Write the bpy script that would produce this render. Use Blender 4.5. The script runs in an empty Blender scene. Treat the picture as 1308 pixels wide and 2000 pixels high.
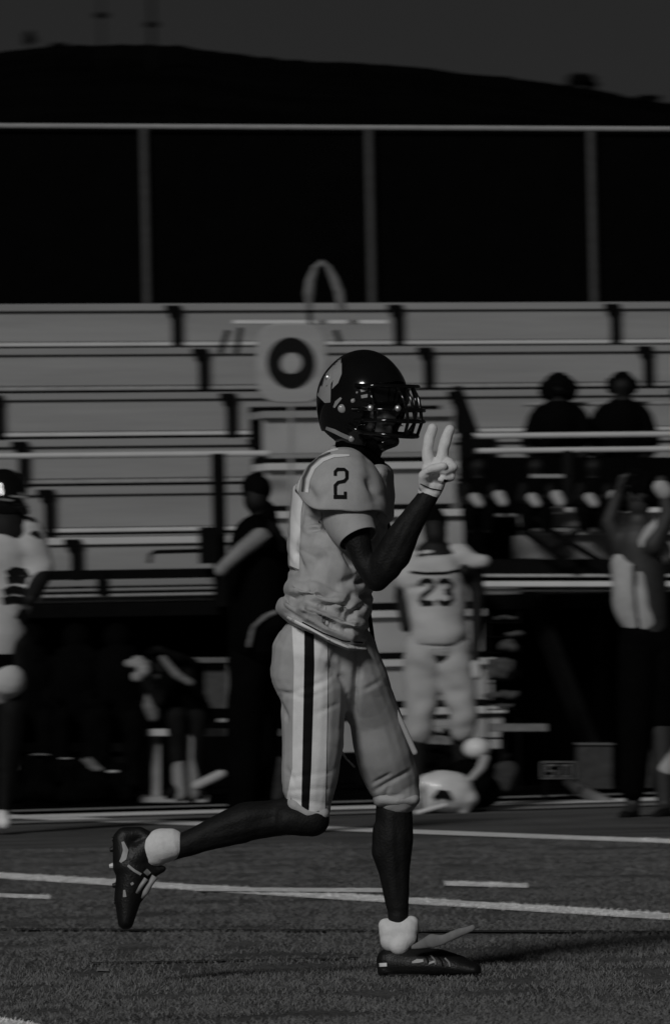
import bpy, bmesh, math, random
import numpy as np
from mathutils import Vector, Matrix, noise
from mathutils.bvhtree import BVHTree
random.seed(7); rng = np.random.default_rng(7)
scn = bpy.context.scene

# ------------------------------------------------------------------ camera
F = 12114.0; CX, CY = 654.0, 1000.0; CAMZ = 0.94
R = Matrix.Rotation(math.radians(90) + math.atan(282 / F), 3, 'X') @ Matrix.Rotation(math.radians(-1.19), 3, 'Z')
cd = bpy.data.cameras.new('camera'); cam = bpy.data.objects.new('camera', cd); scn.collection.objects.link(cam)
cam.matrix_world = Matrix.Translation((0, 0, CAMZ)) @ R.to_4x4()
cd.sensor_fit = 'VERTICAL'; cd.sensor_height = 24; cd.lens = F / 2000 * 24
cd.clip_start = 0.5; cd.clip_end = 9000
cd.dof.use_dof = True; cd.dof.focus_distance = 17.85; cd.dof.aperture_fstop = 12.5
cd.dof.aperture_ratio = 0.22; cd.dof.aperture_blades = 0
scn.camera = cam

# ------------------------------------------------------------------ sky and light
LDIR = Vector((-.33, -.79, .50)).normalized()          # towards the light
w = bpy.data.worlds.new('World'); scn.world = w; w.use_nodes = True
nt = w.node_tree; nt.nodes.clear()
sky = nt.nodes.new('ShaderNodeTexSky'); sky.sky_type = 'NISHITA'; sky.sun_disc = False
sky.sun_elevation = math.asin(LDIR.z); sky.sun_rotation = math.atan2(LDIR.x, LDIR.y)
bwn = nt.nodes.new('ShaderNodeRGBToBW')
bg = nt.nodes.new('ShaderNodeBackground'); bg.inputs['Strength'].default_value = 0.0030
out = nt.nodes.new('ShaderNodeOutputWorld')
nt.links.new(sky.outputs[0], bwn.inputs[0]); nt.links.new(bwn.outputs[0], bg.inputs[0]); nt.links.new(bg.outputs[0], out.inputs[0])
sl = bpy.data.lights.new('sun', 'SUN'); so = bpy.data.objects.new('sun', sl); scn.collection.objects.link(so)
sl.energy = 1.32; sl.angle = math.radians(12); sl.color = (1, .995, .985)
so.rotation_euler = LDIR.to_track_quat('Z', 'Y').to_euler()
scn.view_settings.view_transform = 'Standard'; scn.view_settings.look = 'None'
scn.view_settings.exposure = 0; scn.view_settings.gamma = 1

# ------------------------------------------------------------------ helpers
def P(px, py, Y):
    d = R @ Vector(((px - CX) / F, -(py - CY) / F, -1.0))
    return Vector((0, 0, CAMZ)) + d * (Y / d.y)
def G(px, py, z=0.0):
    d = R @ Vector(((px - CX) / F, -(py - CY) / F, -1.0))
    return Vector((0, 0, CAMZ)) + d * ((z - CAMZ) / d.z)
RT = R.transposed()
def proj(v):
    c = RT @ (Vector(v) - Vector((0, 0, CAMZ)))
    return (CX + F * c.x / -c.z, CY - F * c.y / -c.z)
RTn = np.array(RT)
def projn(V):
    c = (V - np.array([0, 0, CAMZ])) @ RTn.T
    return CX + F * c[:, 0] / -c[:, 2], CY - F * c[:, 1] / -c[:, 2]

MATS = {}
def mat(name, v, rough=.8, metal=0., nz=.12, nscale=40., bump=0., bscale=300., spec=.5, coat=0., stretch=None):
    if name in MATS: return MATS[name]
    m = bpy.data.materials.new(name); m.use_nodes = True; t = m.node_tree
    b = t.nodes['Principled BSDF']
    b.inputs['Roughness'].default_value = rough; b.inputs['Metallic'].default_value = metal
    b.inputs['Specular IOR Level'].default_value = spec; b.inputs['Coat Weight'].default_value = coat
    tc = t.nodes.new('ShaderNodeTexCoord'); mp = t.nodes.new('ShaderNodeMapping')
    if stretch: mp.inputs['Scale'].default_value = stretch
    t.links.new(tc.outputs['Object'], mp.inputs[0])
    n = t.nodes.new('ShaderNodeTexNoise'); n.inputs['Scale'].default_value = nscale; n.inputs['Detail'].default_value = 6
    n.inputs['Roughness'].default_value = .65
    t.links.new(mp.outputs[0], n.inputs['Vector'])
    r = t.nodes.new('ShaderNodeMapRange'); r.inputs['From Min'].default_value = .28; r.inputs['From Max'].default_value = .72
    r.inputs['To Min'].default_value = v * (1 - nz); r.inputs['To Max'].default_value = v * (1 + nz)
    t.links.new(n.outputs['Fac'], r.inputs['Value'])
    t.links.new(r.outputs[0], b.inputs['Base Color'])
    if bump:
        n2 = t.nodes.new('ShaderNodeTexNoise'); n2.inputs['Scale'].default_value = bscale; n2.inputs['Detail'].default_value = 3
        t.links.new(mp.outputs[0], n2.inputs['Vector'])
        bp = t.nodes.new('ShaderNodeBump'); bp.inputs['Strength'].default_value = bump; bp.inputs['Distance'].default_value = .004
        t.links.new(n2.outputs['Fac'], bp.inputs['Height']); t.links.new(bp.outputs[0], b.inputs['Normal'])
    MATS[name] = m; return m

alu = mat('aluminium_plank', .325, .55, 0, .14, 1.5, .15, 60, .5, stretch=(.15, 1, 6))
alu_b = mat('bright_aluminium', .66, .4, 0, .1, 3, .1, 60)
alu_d = mat('dull_panel', .27, .7, 0, .16, 2.0, .1, 40, stretch=(.2, 1, 3))
darkst = mat('dark_steel', .006, .85, 0, .2, 8, spec=.03)
black = mat('black_sheet', .0015, .95, 0, .3, 5, spec=.05)
galv = mat('galvanised_steel', .36, .5, 0, .3, 30, .2, 90)
jersey_m = mat('jersey_mesh', .45, .85, 0, .14, 14, .35, 420, .25)
white_m = mat('white_trim', .86, .75, 0, .07, 30, .3, 400, .3)
pants_m = mat('knit_pants', .44, .7, 0, .09, 16, .3, 380, .35)
numb_m = mat('black_numeral', .008, .8, 0, .2, 30, spec=.1)
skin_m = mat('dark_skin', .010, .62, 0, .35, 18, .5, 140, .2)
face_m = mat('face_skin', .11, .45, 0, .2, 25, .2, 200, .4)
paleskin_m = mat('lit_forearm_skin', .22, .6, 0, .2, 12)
shell_m = mat('helmet_shell', .006, .12, 0, .2, 10, spec=.35, coat=.6)
decal_m = mat('helmet_decal', .36, .2, 0, .12, 25, spec=.5, coat=.4)
glove_m = mat('receiver_glove', .74, .6, 0, .12, 60, .4, 300)
sock_m = mat('ribbed_sock', .78, .9, 0, .08, 60, .5, 350)
shoe_m = mat('black_cleat', .010, .45, 0, .3, 30, .4, 200, .3)
patch_m = mat('grey_cleat_trim', .34, .5, 0, .15, 40)
metal_m = mat('screw_glint_metal', .95, .5, 1, .02, 10)
gray_m = mat('grey_cloth', .40, .85, 0, .15, 10, .3, 150)
bgwhite_m = mat('white_cloth', .50, .85, 0, .12, 8, .3, 120)
dark_m = mat('black_cloth', .003, .95, 0, .3, 6, spec=.0)
dim_m = mat('charcoal_cloth', .011, .95, 0, .4, 6, spec=.0)
hair_m = mat('black_hair', .004, .95, 0, .2, 60, spec=.0)
eye_m = mat('eye_white', .8, .1, 0, .02, 10, coat=1)
track_m = mat('black_track', .004, .95, 0, .3, 3, .3, 60, .0)
paint_m = mat('line_paint', .85, .8, 0, .3, 14, .3, 80, .2)
hill_m = mat('night_hill', .003, 1, 0, .4, .05, spec=0)
leaf_m = mat('dark_foliage', .008, .9, 0, .4, .5, spec=0)

def link(o, parent=None):
    scn.collection.objects.link(o)
    if parent is not None: o.parent = parent
    return o
def wbase(o):
    p = Vector((0, 0, 0))
    while o is not None: p = p + Vector(o.location); o = o.parent
    return p
def tag(o, label=None, cat=None, group=None, kind=None):
    if label: o['label'] = label
    if cat: o['category'] = cat
    if group: o['group'] = group
    if kind: o['kind'] = kind
    return o
def empty(name, loc, label, cat, group=None):
    o = bpy.data.objects.new(name, None); o.location = loc; o.empty_display_size = .1
    link(o); return tag(o, label, cat, group)
def mesh_obj(name, V, Fs, m, parent=None, smooth=False, origin=None):
    base = wbase(parent) if parent is not None else Vector(origin or (0, 0, 0))
    me = bpy.data.meshes.new(name)
    V = [tuple(Vector(v) - base) for v in V]
    me.from_pydata(V, [], [tuple(f) for f in Fs]); me.update()
    me.materials.append(m)
    if smooth: me.shade_smooth()
    o = bpy.data.objects.new(name, me)
    if parent is None: o.location = base
    return link(o, parent)
def bevel(o, w=.004, seg=2):
    b = o.modifiers.new('bevel', 'BEVEL'); b.width = w; b.segments = seg; b.limit_method = 'ANGLE'; return o
class MB:
    def __init__(s): s.V = []; s.F = []
    def add(s, V, Fs):
        k = len(s.V); s.V += [Vector(v) for v in V]; s.F += [tuple(i + k for i in f) for f in Fs]; return s
    def box(s, c, ax, ay, az):                        # centre and three half-axis vectors
        c, ax, ay, az = map(Vector, (c, ax, ay, az))
        v = [c + i * ax + j * ay + k * az for i in (-1, 1) for j in (-1, 1) for k in (-1, 1)]
        f = [(0, 1, 3, 2), (4, 6, 7, 5), (0, 4, 5, 1), (2, 3, 7, 6), (0, 2, 6, 4), (1, 5, 7, 3)]
        if ax.cross(ay).dot(az) < 0: f = [q[::-1] for q in f]
        return s.add(v, f)
    def tube(s, pts, r, n=10, caps=True):
        pts = [Vector(p) for p in pts]; rs = r if isinstance(r, (list, tuple)) else [r] * len(pts)
        V = []; Fs = []; up = None
        for i, p in enumerate(pts):
            t = (pts[min(i + 1, len(pts) - 1)] - pts[max(i - 1, 0)]).normalized()
            if up is None:
                up = t.orthogonal().normalized()
            up = (up - t * up.dot(t)).normalized(); sd = t.cross(up)
            for k in range(n):
                a = 2 * math.pi * k / n
                V.append(p + rs[i] * (math.cos(a) * up + math.sin(a) * sd))
        for i in range(len(pts) - 1):
            for k in range(n):
                Fs.append((i * n + k, i * n + (k + 1) % n, (i + 1) * n + (k + 1) % n, (i + 1) * n + k))
        if caps:
            Fs.append(tuple(range(n))[::-1]); Fs.append(tuple((len(pts) - 1) * n + k for k in range(n)))
        return s.add(V, Fs)
    def ball(s, c, rx, ry, rz, nu=16, nv=10, rot=None):
        c = Vector(c); V = [];
        for j in range(nv + 1):
            th = math.pi * j / nv
            for i in range(nu):
                a = 2 * math.pi * i / nu
                v = Vector((rx * math.sin(th) * math.cos(a), ry * math.sin(th) * math.sin(a), rz * math.cos(th)))
                V.append(c + (rot @ v if rot else v))
        Fs = []
        for j in range(nv):
            for i in range(nu):
                q = (j * nu + i, (j + 1) * nu + i, (j + 1) * nu + (i + 1) % nu, j * nu + (i + 1) % nu)
                Fs.append(q)
        return s.add(V, Fs)
    def out(s, name, m, parent=None, smooth=False, origin=None): return mesh_obj(name, s.V, s.F, m, parent, smooth, origin)

def cone(mb, A, ra, B, rb, ka=1., kb=1., n=18, caps=4):  # round cone, depth-stretched by k
    A, B = Vector(A), Vector(B); t = B - A
    t = t.normalized() if t.length > 1e-6 else Vector((0, 0, 1))
    u = t.orthogonal().normalized(); s = t.cross(u)
    rings = []
    for j in range(caps + 1):
        a = math.pi / 2 * (1 - j / caps); rings.append((A, -math.sin(a) * ra, math.cos(a) * ra, ka))
    for j in range(caps + 1):
        a = math.pi / 2 * j / caps; rings.append((B, math.sin(a) * rb, math.cos(a) * rb, kb))
    V = []
    for c, off, rr, k in rings:
        rr = max(rr, 1e-4)
        for i in range(n):
            q = 2 * math.pi * i / n
            d = t * off + rr * (math.cos(q) * u + math.sin(q) * s); d.y *= k
            V.append(c + d)
    m = len(rings); Fs = []
    for j in range(m - 1):
        for i in range(n): Fs.append((j * n + i, j * n + (i + 1) % n, (j + 1) * n + (i + 1) % n, (j + 1) * n + i))
    Fs.append(tuple(range(n))[::-1]); Fs.append(tuple((m - 1) * n + i for i in range(n)))
    mb.add(V, Fs)
def chains(Y, chs):
    """each chain: list of (px, py, dy, r_px[, depth stretch]) - limbs, waist to neck"""
    mb = MB()
    for ch in chs:
        nodes = [(P(c[0], c[1], Y + c[2]), c[3] * Y / F, c[4] if len(c) > 4 else 1.) for c in ch]
        if len(nodes) == 1: nodes = nodes * 2
        for a, b in zip(nodes[:-1], nodes[1:]): cone(mb, a[0], a[1], b[0], b[1], a[2], b[2])
    return mb
def fused(mb, voxel=.007, smooth=5):
    me = bpy.data.meshes.new('tmp'); me.from_pydata([tuple(v) for v in mb.V], [], mb.F); me.update()
    o = bpy.data.objects.new('tmp', me); scn.collection.objects.link(o)
    r = o.modifiers.new('r', 'REMESH'); r.mode = 'VOXEL'; r.voxel_size = voxel
    s = o.modifiers.new('s', 'SMOOTH'); s.iterations = smooth; s.factor = .5
    dg = bpy.context.evaluated_depsgraph_get(); dg.update()
    me2 = bpy.data.meshes.new_from_object(o.evaluated_get(dg))
    bpy.data.objects.remove(o); bpy.data.meshes.remove(me)
    return me2
def get(me):
    n = len(me.vertices); V = np.empty(n * 3); me.vertices.foreach_get('co', V)
    N = np.empty(n * 3); me.vertices.foreach_get('normal', N)
    return V.reshape(-1, 3), N.reshape(-1, 3)
def wrinkle(me, creases=(), amp=.0, scale=(9, 9, 9), amp2=.0, scale2=(25, 25, 25), ridge=0., rscale=(9, 9, 9), tilt=0.):
    """creases: (x0,y0,x1,y1,width_px,depth_m); real displacement of the cloth"""
    V, N = get(me); px, py = projn(V); d = np.zeros(len(V)); front = np.clip(-N[:, 1] * 2 + .6, 0, 1)
    for (x0, y0, x1, y1, wd, dp) in creases:
        ex, ey = x1 - x0, y1 - y0; L = ex * ex + ey * ey
        t = np.clip(((px - x0) * ex + (py - y0) * ey) / L, 0, 1)
        dist = np.hypot(px - x0 - t * ex, py - y0 - t * ey)
        d -= dp * np.exp(-(dist / wd) ** 2) * front * np.minimum(1, .45 + 4 * t * (1 - t))
    if amp or amp2 or ridge:
        for i, v in enumerate(V):
            if ridge:
                vx = v[0] * math.cos(tilt) + v[2] * math.sin(tilt); vz = -v[0] * math.sin(tilt) + v[2] * math.cos(tilt)
                q = Vector((vx * rscale[0], v[1] * rscale[1], vz * rscale[2]))
                q += Vector((noise.noise(q * .7 + Vector((3, 3, 3))), 0, noise.noise(q * .7))) * .9
                d[i] += ridge * (.35 - abs(noise.noise(q)) ** .7)
            if amp: d[i] += amp * noise.noise(Vector((v[0] * scale[0], v[1] * scale[1], v[2] * scale[2])))
            if amp2: d[i] += amp2 * noise.noise(Vector((v[0] * scale2[0] + 9, v[1] * scale2[1], v[2] * scale2[2])))
    V = V + N * d[:, None]
    me.vertices.foreach_set('co', V.ravel()); me.update(); return me
def cut(me, co, no):                                   # cut away what lies on the side the normal points to
    bm = bmesh.new(); bm.from_mesh(me)
    bmesh.ops.bisect_plane(bm, geom=bm.verts[:] + bm.edges[:] + bm.faces[:], plane_co=co, plane_no=no, clear_outer=True)
    es = [e for e in bm.edges if e.is_boundary]
    if es: bmesh.ops.holes_fill(bm, edges=es)
    bm.to_mesh(me); bm.free(); me.update(); return me
def place(name, me, m, parent=None, origin=None):
    base = wbase(parent) if parent is not None else Vector(origin or (0, 0, 0))
    tree = BVHTree.FromPolygons([v.co.copy() for v in me.vertices], [tuple(p.vertices) for p in me.polygons])
    me.transform(Matrix.Translation(-base)); me.name = name
    me.materials.clear(); me.materials.append(m); me.shade_smooth()
    o = bpy.data.objects.new(name, me)
    if parent is None: o.location = base
    link(o, parent); return o, tree
def limb(name, Y, chs, m, parent, voxel=.012, smooth=4, **kw):
    me = fused(chains(Y, chs), voxel, smooth)
    if kw: wrinkle(me, **kw)
    return place(name, me, m, parent)
CAMP = Vector((0, 0, CAMZ))
def strip(name, left, right, tree, m, parent, Y=18., nu=8, per=6, off=.002, thick=True):
    """a sewn or printed band that follows the surface under it, between two outlines"""
    def dens(pl):
        o = []
        for a, b in zip(pl[:-1], pl[1:]):
            for k in range(per): o.append((a[0] + (b[0] - a[0]) * k / per, a[1] + (b[1] - a[1]) * k / per))
        o.append(pl[-1]); return o
    Lp, Rp = dens(left), dens(right); V = []; last = None
    for a, b in zip(Lp, Rp):
        for i in range(nu + 1):
            x = a[0] + (b[0] - a[0]) * i / nu; y = a[1] + (b[1] - a[1]) * i / nu
            d = (P(x, y, Y) - CAMP).normalized()
            h = tree.ray_cast(CAMP, d)
            if h[0] is not None and abs(h[0].y - Y) < 3:
                V.append(h[0] - d * off); last = h[0].y
            else:
                q = P(x, y, last or Y); nn = tree.find_nearest(q)
                V.append(nn[0] + (nn[0] - q).normalized() * 0 - d * off if nn[0] is not None else q)
    Fs = [];
    for j in range(len(Lp) - 1):
        for i in range(nu):
            k = j * (nu + 1) + i; Fs.append((k, k + 1, k + nu + 2, k + nu + 1))
    o = mesh_obj(name, V, Fs, m, parent, True)
    return o
def ribbon(name, pts, w, tree, m, parent, Y=18., nu=4, off=.002, per=5):
    L = []; Rr = []
    for i, p in enumerate(pts):
        a = Vector(pts[max(i - 1, 0)]); b = Vector(pts[min(i + 1, len(pts) - 1)])
        t = (b - a).normalized(); n = Vector((-t.y, t.x))
        ww = w[i] if isinstance(w, (list, tuple)) else w
        if 0 < i < len(pts) - 1:
            t1 = (Vector(p) - a).normalized(); c = max(.6, abs(t1.dot(t))); ww = ww / c
        L.append(tuple(Vector(p) + n * ww / 2)); Rr.append(tuple(Vector(p) - n * ww / 2))
    return strip(name, L, Rr, tree, m, parent, Y, nu, per, off)
def hor(x): return 1282 - .0208 * (x - 654)

# ------------------------------------------------------------------ setting: ground, field, hill
def sheet(name, pts, z, m, label_kind='structure'):
    o = mesh_obj(name, [Vector((p[0], p[1], z)) for p in pts], [tuple(range(len(pts)))], m)
    o['kind'] = label_kind; return o
A = math.radians(16.8); D = Vector((math.cos(A), math.sin(A), 0)); Nn = Vector((-math.sin(A), math.cos(A), 0)); UP = Vector((0, 0, 1))
sheet('ground', [(-6000, -200), (6000, -200), (6000, 6000), (-6000, 6000)], -.01, hill_m)
side = G(654, 1577)                                    # edge of the turf, runs with the bleachers
e0, e1 = side - D * 90, side + D * 90
sheet('running_track', [e0, e1, e1 + Nn * 9, e0 + Nn * 9], -.004, track_m)
# turf
tm = bpy.data.materials.new('artificial_turf'); tm.use_nodes = True; t = tm.node_tree; b = t.nodes['Principled BSDF']
b.inputs['Roughness'].default_value = .95; b.inputs['Specular IOR Level'].default_value = .1
tc = t.nodes.new('ShaderNodeTexCoord')
def tn(sc, stretch, det=5):
    mp = t.nodes.new('ShaderNodeMapping'); mp.inputs['Scale'].default_value = stretch
    mp.inputs['Rotation'].default_value = (0, 0, -A)
    n = t.nodes.new('ShaderNodeTexNoise'); n.inputs['Scale'].default_value = sc; n.inputs['Detail'].default_value = det
    t.links.new(tc.outputs['Object'], mp.inputs[0]); t.links.new(mp.outputs[0], n.inputs['Vector']); return n
n1 = tn(2.2, (1, 1, 1)); n2 = tn(60, (1, .6, 1)); n3 = tn(1.3, (.5, 1.2, 1), 3)
def rng_(n, a, b_):
    r = t.nodes.new('ShaderNodeMapRange'); r.inputs['From Min'].default_value = .3; r.inputs['From Max'].default_value = .7
    r.inputs['To Min'].default_value = a; r.inputs['To Max'].default_value = b_; t.links.new(n.outputs['Fac'], r.inputs['Value']); return r
def mul(x, y):
    m = t.nodes.new('ShaderNodeMath'); m.operation = 'MULTIPLY'; t.links.new(x.outputs[0], m.inputs[0]); t.links.new(y.outputs[0], m.inputs[1]); return m
cc = mul(mul(rng_(n1, .085, .135), rng_(n2, .45, 1.5)), rng_(n3, .75, 1.2))
t.links.new(cc.outputs[0], b.inputs['Base Color'])
bp = t.nodes.new('ShaderNodeBump'); bp.inputs['Strength'].default_value = .8; bp.inputs['Distance'].default_value = .01
t.links.new(n2.outputs['Fac'], bp.inputs['Height']); t.links.new(bp.outputs[0], b.inputs['Normal'])
sheet('turf', [e0, e0 - Nn * 75, e1 - Nn * 75, e1], 0, tm)

def fline(name, a0, a1, w0, w1, z=.004, m=None):       # a painted line from pixel a0 to a1, real paint on the turf
    q = [G(a0[0], a0[1] - w0 / 2), G(a0[0], a0[1] + w0 / 2), G(a1[0], a1[1] + w1 / 2), G(a1[0], a1[1] - w1 / 2)]
    n = 24; V = []; Fs = []
    for i in range(n + 1):
        k = i / n; V += [q[0].lerp(q[3], k), q[1].lerp(q[2], k)]
        if i: Fs.append((2 * i - 2, 2 * i - 1, 2 * i + 1, 2 * i))
    for v in V: v.z = z
    o = mesh_obj(name, V, Fs, m or paint_m); o['kind'] = 'structure'; return [[v.copy() for v in q]]
lines = []
lines += fline('yard_line', (-500, 1681), (1900, 1829), 11, 14)
lines += fline('yard_line', (-700, 1549 + 20), (2000, 1671), 7, 9, .005)
lines += fline('yard_line', (-400, 1935), (80, 2012), 18, 18)
lines += fline('hash_mark', (-60, 1748), (98, 1754), 8, 8)
lines += fline('hash_mark', (868, 1727), (1030, 1732), 9, 8)
lines += fline('hash_mark', (380, 1741), (750, 1743), 7, 8, .009)
fline('hash_mark', (190, 1895), (214, 1896), 7, 7, m=mat('worn_line_paint', .26, .85, 0, .35, 6, spec=.1))
seam_m = mat('turf_seam', .045, .95, 0, .5, 9, spec=.05)
seams = []
for a_, b_, w_ in (((-200, 1817), (1500, 1824), 4), ((180, 1884), (700, 1874), 2.5)):
    seams += fline('turf_seam', a_, b_, w_, w_, .006, seam_m)
grey_line = mat('worn_line_paint', .26, .85, 0, .35, 6, spec=.1)
for k, (y, ww, mm) in enumerate([(1580, 6, paint_m), (1568.5, 3, grey_line), (1591, 4, grey_line)]):
    p = G(654, y); z = .0065 + .001 * k
    a = p - D * 60; bb = p + D * 60; hw = ww / 2 * p.y / (CAMZ * F / p.y) / math.cos(A) * 1.0
    V = [a - Nn * hw, bb - Nn * hw, bb + Nn * hw, a + Nn * hw]
    o = mesh_obj('sideline' if k == 0 else 'boundary_line', [Vector((v.x, v.y, z)) for v in V], [(0, 1, 2, 3)], mm); o['kind'] = 'structure'
# turf blades near the player
def in_line(x, y, lines=None):
    lines = lines if lines is not None else globals()['lines']
    ok = np.zeros(len(x), bool)
    for q in lines:
        q = [(v.x, v.y) for v in q]; s = np.ones(len(x), bool); s2 = np.ones(len(x), bool)
        for i in range(4):
            ax, ay = q[i]; bx, by = q[(i + 1) % 4]
            c = (bx - ax) * (y - ay) - (by - ay) * (x - ax); s &= c > 0; s2 &= c < 0
        ok |= s | s2
    return ok
NB = 420000
yy = 15.2 + 16 * rng.random(NB) ** 1.5; xx = (rng.random(NB) - .5) * 2 * (yy * .054 + .9)
inl = in_line(xx, yy)
dens = np.array([noise.noise(Vector((a * 1.1, b_ * 3.1, 0))) for a, b_ in zip(xx[::1], yy[::1])])
dens2 = np.array([noise.noise(Vector((a * 5, b_ * 2.0, 4))) for a, b_ in zip(xx, yy)])
keep = (rng.random(NB) < (.55 + .9 * dens + .9 * dens2)) & ~(in_line(xx, yy, seams) & (rng.random(NB) < .5)); xx, yy, inl = xx[keep], yy[keep], inl[keep]
def blades(name, x, y, m):
    n = len(x); h = .005 + .008 * rng.random(n); a = rng.random(n) * 6.283; wd = .0012 + .0010 * rng.random(n)
    lx = rng.normal(0, .008, n); ly = rng.normal(0, .008, n)
    V = np.zeros((n, 4, 3)); dx, dy_ = np.cos(a) * wd, np.sin(a) * wd
    V[:, 0] = np.stack([x - dx, y - dy_, np.zeros(n)], 1); V[:, 1] = np.stack([x + dx, y + dy_, np.zeros(n)], 1)
    V[:, 2] = np.stack([x + dx * .5 + lx, y + dy_ * .5 + ly, h], 1); V[:, 3] = np.stack([x - dx * .5 + lx, y - dy_ * .5 + ly, h], 1)
    me = bpy.data.meshes.new(name); me.vertices.add(4 * n); me.vertices.foreach_set('co', V.ravel())
    me.loops.add(4 * n); me.loops.foreach_set('vertex_index', np.arange(4 * n, dtype=np.int32))
    me.polygons.add(n); me.polygons.foreach_set('loop_start', np.arange(0, 4 * n, 4, dtype=np.int32))
    me.update(calc_edges=True); me.materials.append(m)
    o = link(bpy.data.objects.new(name, me)); return o
bl_m = mat('turf_fibre', .165, .8, 0, .5, 30, spec=.2); bw_m = mat('painted_turf_fibre', .85, .8, 0, .2, 30, spec=.2)
tag(blades('turf_blades', xx[~inl], yy[~inl], bl_m), 'short artificial turf fibres over the field around the runner', 'turf', kind='stuff')
tag(blades('painted_turf_blades', xx[inl], yy[inl], bw_m), 'white painted turf fibres of the yard lines', 'turf', kind='stuff')

# hill with its ridge
HY = 900.
ridge = [(-900, 150), (-300, 118), (0, 102), (60, 94), (100, 90), (190, 88), (240, 86), (350, 89), (380, 94), (480, 108), (580, 118), (680, 122), (800, 129),
         (900, 142), (1000, 152), (1080, 163), (1172, 176), (1230, 190), (1308, 200), (1700, 240), (2400, 330)]
V = []; Fs = []; ts = [0, .12, .3, .5, .7, .86, .96, 1.0, 1.1, 1.5]; nx = 240; rx = np.array([r[0] for r in ridge]); ryy = np.array([r[1] for r in ridge])
for i in range(nx + 1):
    px = -900 + 3300 * i / nx; py = float(np.interp(px, rx, ryy))
    py -= 3.5 * noise.noise(Vector((px * .035, 0, 3))) + 2.5 * noise.noise(Vector((px * .12, 5, 3)))
    top = P(px, py, HY)
    for tt in ts:
        y = 130 + (HY - 130) * tt
        V.append(Vector((top.x * y / HY, y, CAMZ - 2.5 * (1 - min(tt, 1)) + (top.z - CAMZ) * (y / HY) * (min(tt, 1) ** .6 if tt <= 1 else 1 - .9 * (tt - 1)))))
m_ = len(ts)
for i in range(nx):
    for j in range(m_ - 1): Fs.append((i * m_ + j, (i + 1) * m_ + j, (i + 1) * m_ + j + 1, i * m_ + j + 1))
o = mesh_obj('hill', V, Fs, hill_m, None, True); o['kind'] = 'structure'

def tree_(name, px, py_top, py_base, wpx, label, n=700, Y=880., trunk_px=3):
    s = Y / F; base = P(px, py_base, Y); root = empty(name, base, label, 'tree', 'trees on the far ridge')
    h = (py_base - py_top) * s; mb = MB()
    mb.tube([base - UP * 4, base + UP * h * .5, base + UP * h * .75], [trunk_px * s / 2, trunk_px * s / 2.4, trunk_px * s / 4], 8); mb.out('trunk', darkst, root)
    mb = MB(); rr = random.Random(px)
    lobes = [(rr.uniform(-.6, .6), rr.uniform(-.5, .5), rr.uniform(.45, .85), rr.uniform(.28, .5)) for _ in range(7)] + [(0, 0, .7, .5)]
    for k in range(n):
        l = rr.choice(lobes); d = Vector((rr.gauss(0, 1), rr.gauss(0, 1), rr.gauss(0, 1))).normalized() * l[3] * rr.random() ** .4
        c = base + Vector(((l[0] + d.x) * wpx * s / 2, (l[1] + d.y) * wpx * s / 2, l[2] * h + d.z * h * .55))
        u = Vector((rr.gauss(0, 1), rr.gauss(0, 1), rr.gauss(0, 1))).normalized() * wpx * s * .06; v = u.orthogonal() * rr.uniform(.6, 1)
        mb.add([c - u, c - v, c + u, c + v], [(0, 1, 2, 3)])
    mb.out('crown', leaf_m, root)
tree_('ridge_tree', 1134, 146, 186, 70, 'wide dark tree standing proud of the ridge at upper right')
tree_('ridge_tree', 1264, 186, 206, 64, 'low dark tree on the ridge at the right edge of the picture')
tree_('ridge_tree', 60, 60, 97, 30, 'small round-topped dark tree on the ridge near upper left corner', trunk_px=2)
tree_('ridge_tree', 118, 84, 96, 40, 'low dark shrub on the ridge right of the small round tree', 300)
for px, y0, lab in ((200, -60, 'faint thin floodlight mast left of the darker mast above the ridge'), (298, -80, 'darker floodlight mast above the highest part of the ridge')):
    Y = 850.; s = Y / F; b0 = P(px, 96, Y); tp = P(px - 3, y0, Y)
    r_ = empty('light_mast', b0 - UP * 3, lab, 'mast', 'masts above the ridge')
    wv = 9 if px == 298 else 5
    MB().tube([b0 - UP * 3, tp], [wv * s / 2, wv * s / 3], 8).out('pole', darkst, r_)
    mb = MB(); mb.box(P(px - 1, 48 if px == 298 else 30, Y), (13 * s, 0, 0), (0, .4, 0), (0, 0, 5 * s)); mb.out('crossarm', darkst, r_)

# ------------------------------------------------------------------ bleachers
O = P(654, 1155, 45.0); O.z = 0
H0, RR, TR = 1.415, .382, .76
def B(s, t_, z): return O + D * s + Nn * t_ + UP * z
bl = empty('bleacher', B(0, 0, 0), 'long aluminium grandstand of stepped bench rows behind the sideline', 'bleachers')
S0, S1 = -7.4, 7.4
def plank(name, s0, s1, t0, t1, z0, z1, m, parent=bl):
    mb = MB(); mb.box(B((s0 + s1) / 2, (t0 + t1) / 2, (z0 + z1) / 2), D * (s1 - s0) / 2, Nn * (t1 - t0) / 2, UP * (z1 - z0) / 2)
    return bevel(mb.out(name, m, parent), .004, 1)
AL, AR = None, None
sx0 = {}                                                # bracket positions follow the bay spacing
bay = 1.83
def s_of(px, t_):                                       # s of a pixel column on a row
    lo, hi = -12., 12.
    for _ in range(40):
        mid = (lo + hi) / 2
        if proj(B(mid, t_, 3))[0] < px: lo = mid
        else: hi = mid
    return lo
sb = s_of(388, 4 * TR + .4)
NR = 6
br_me = None
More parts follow.
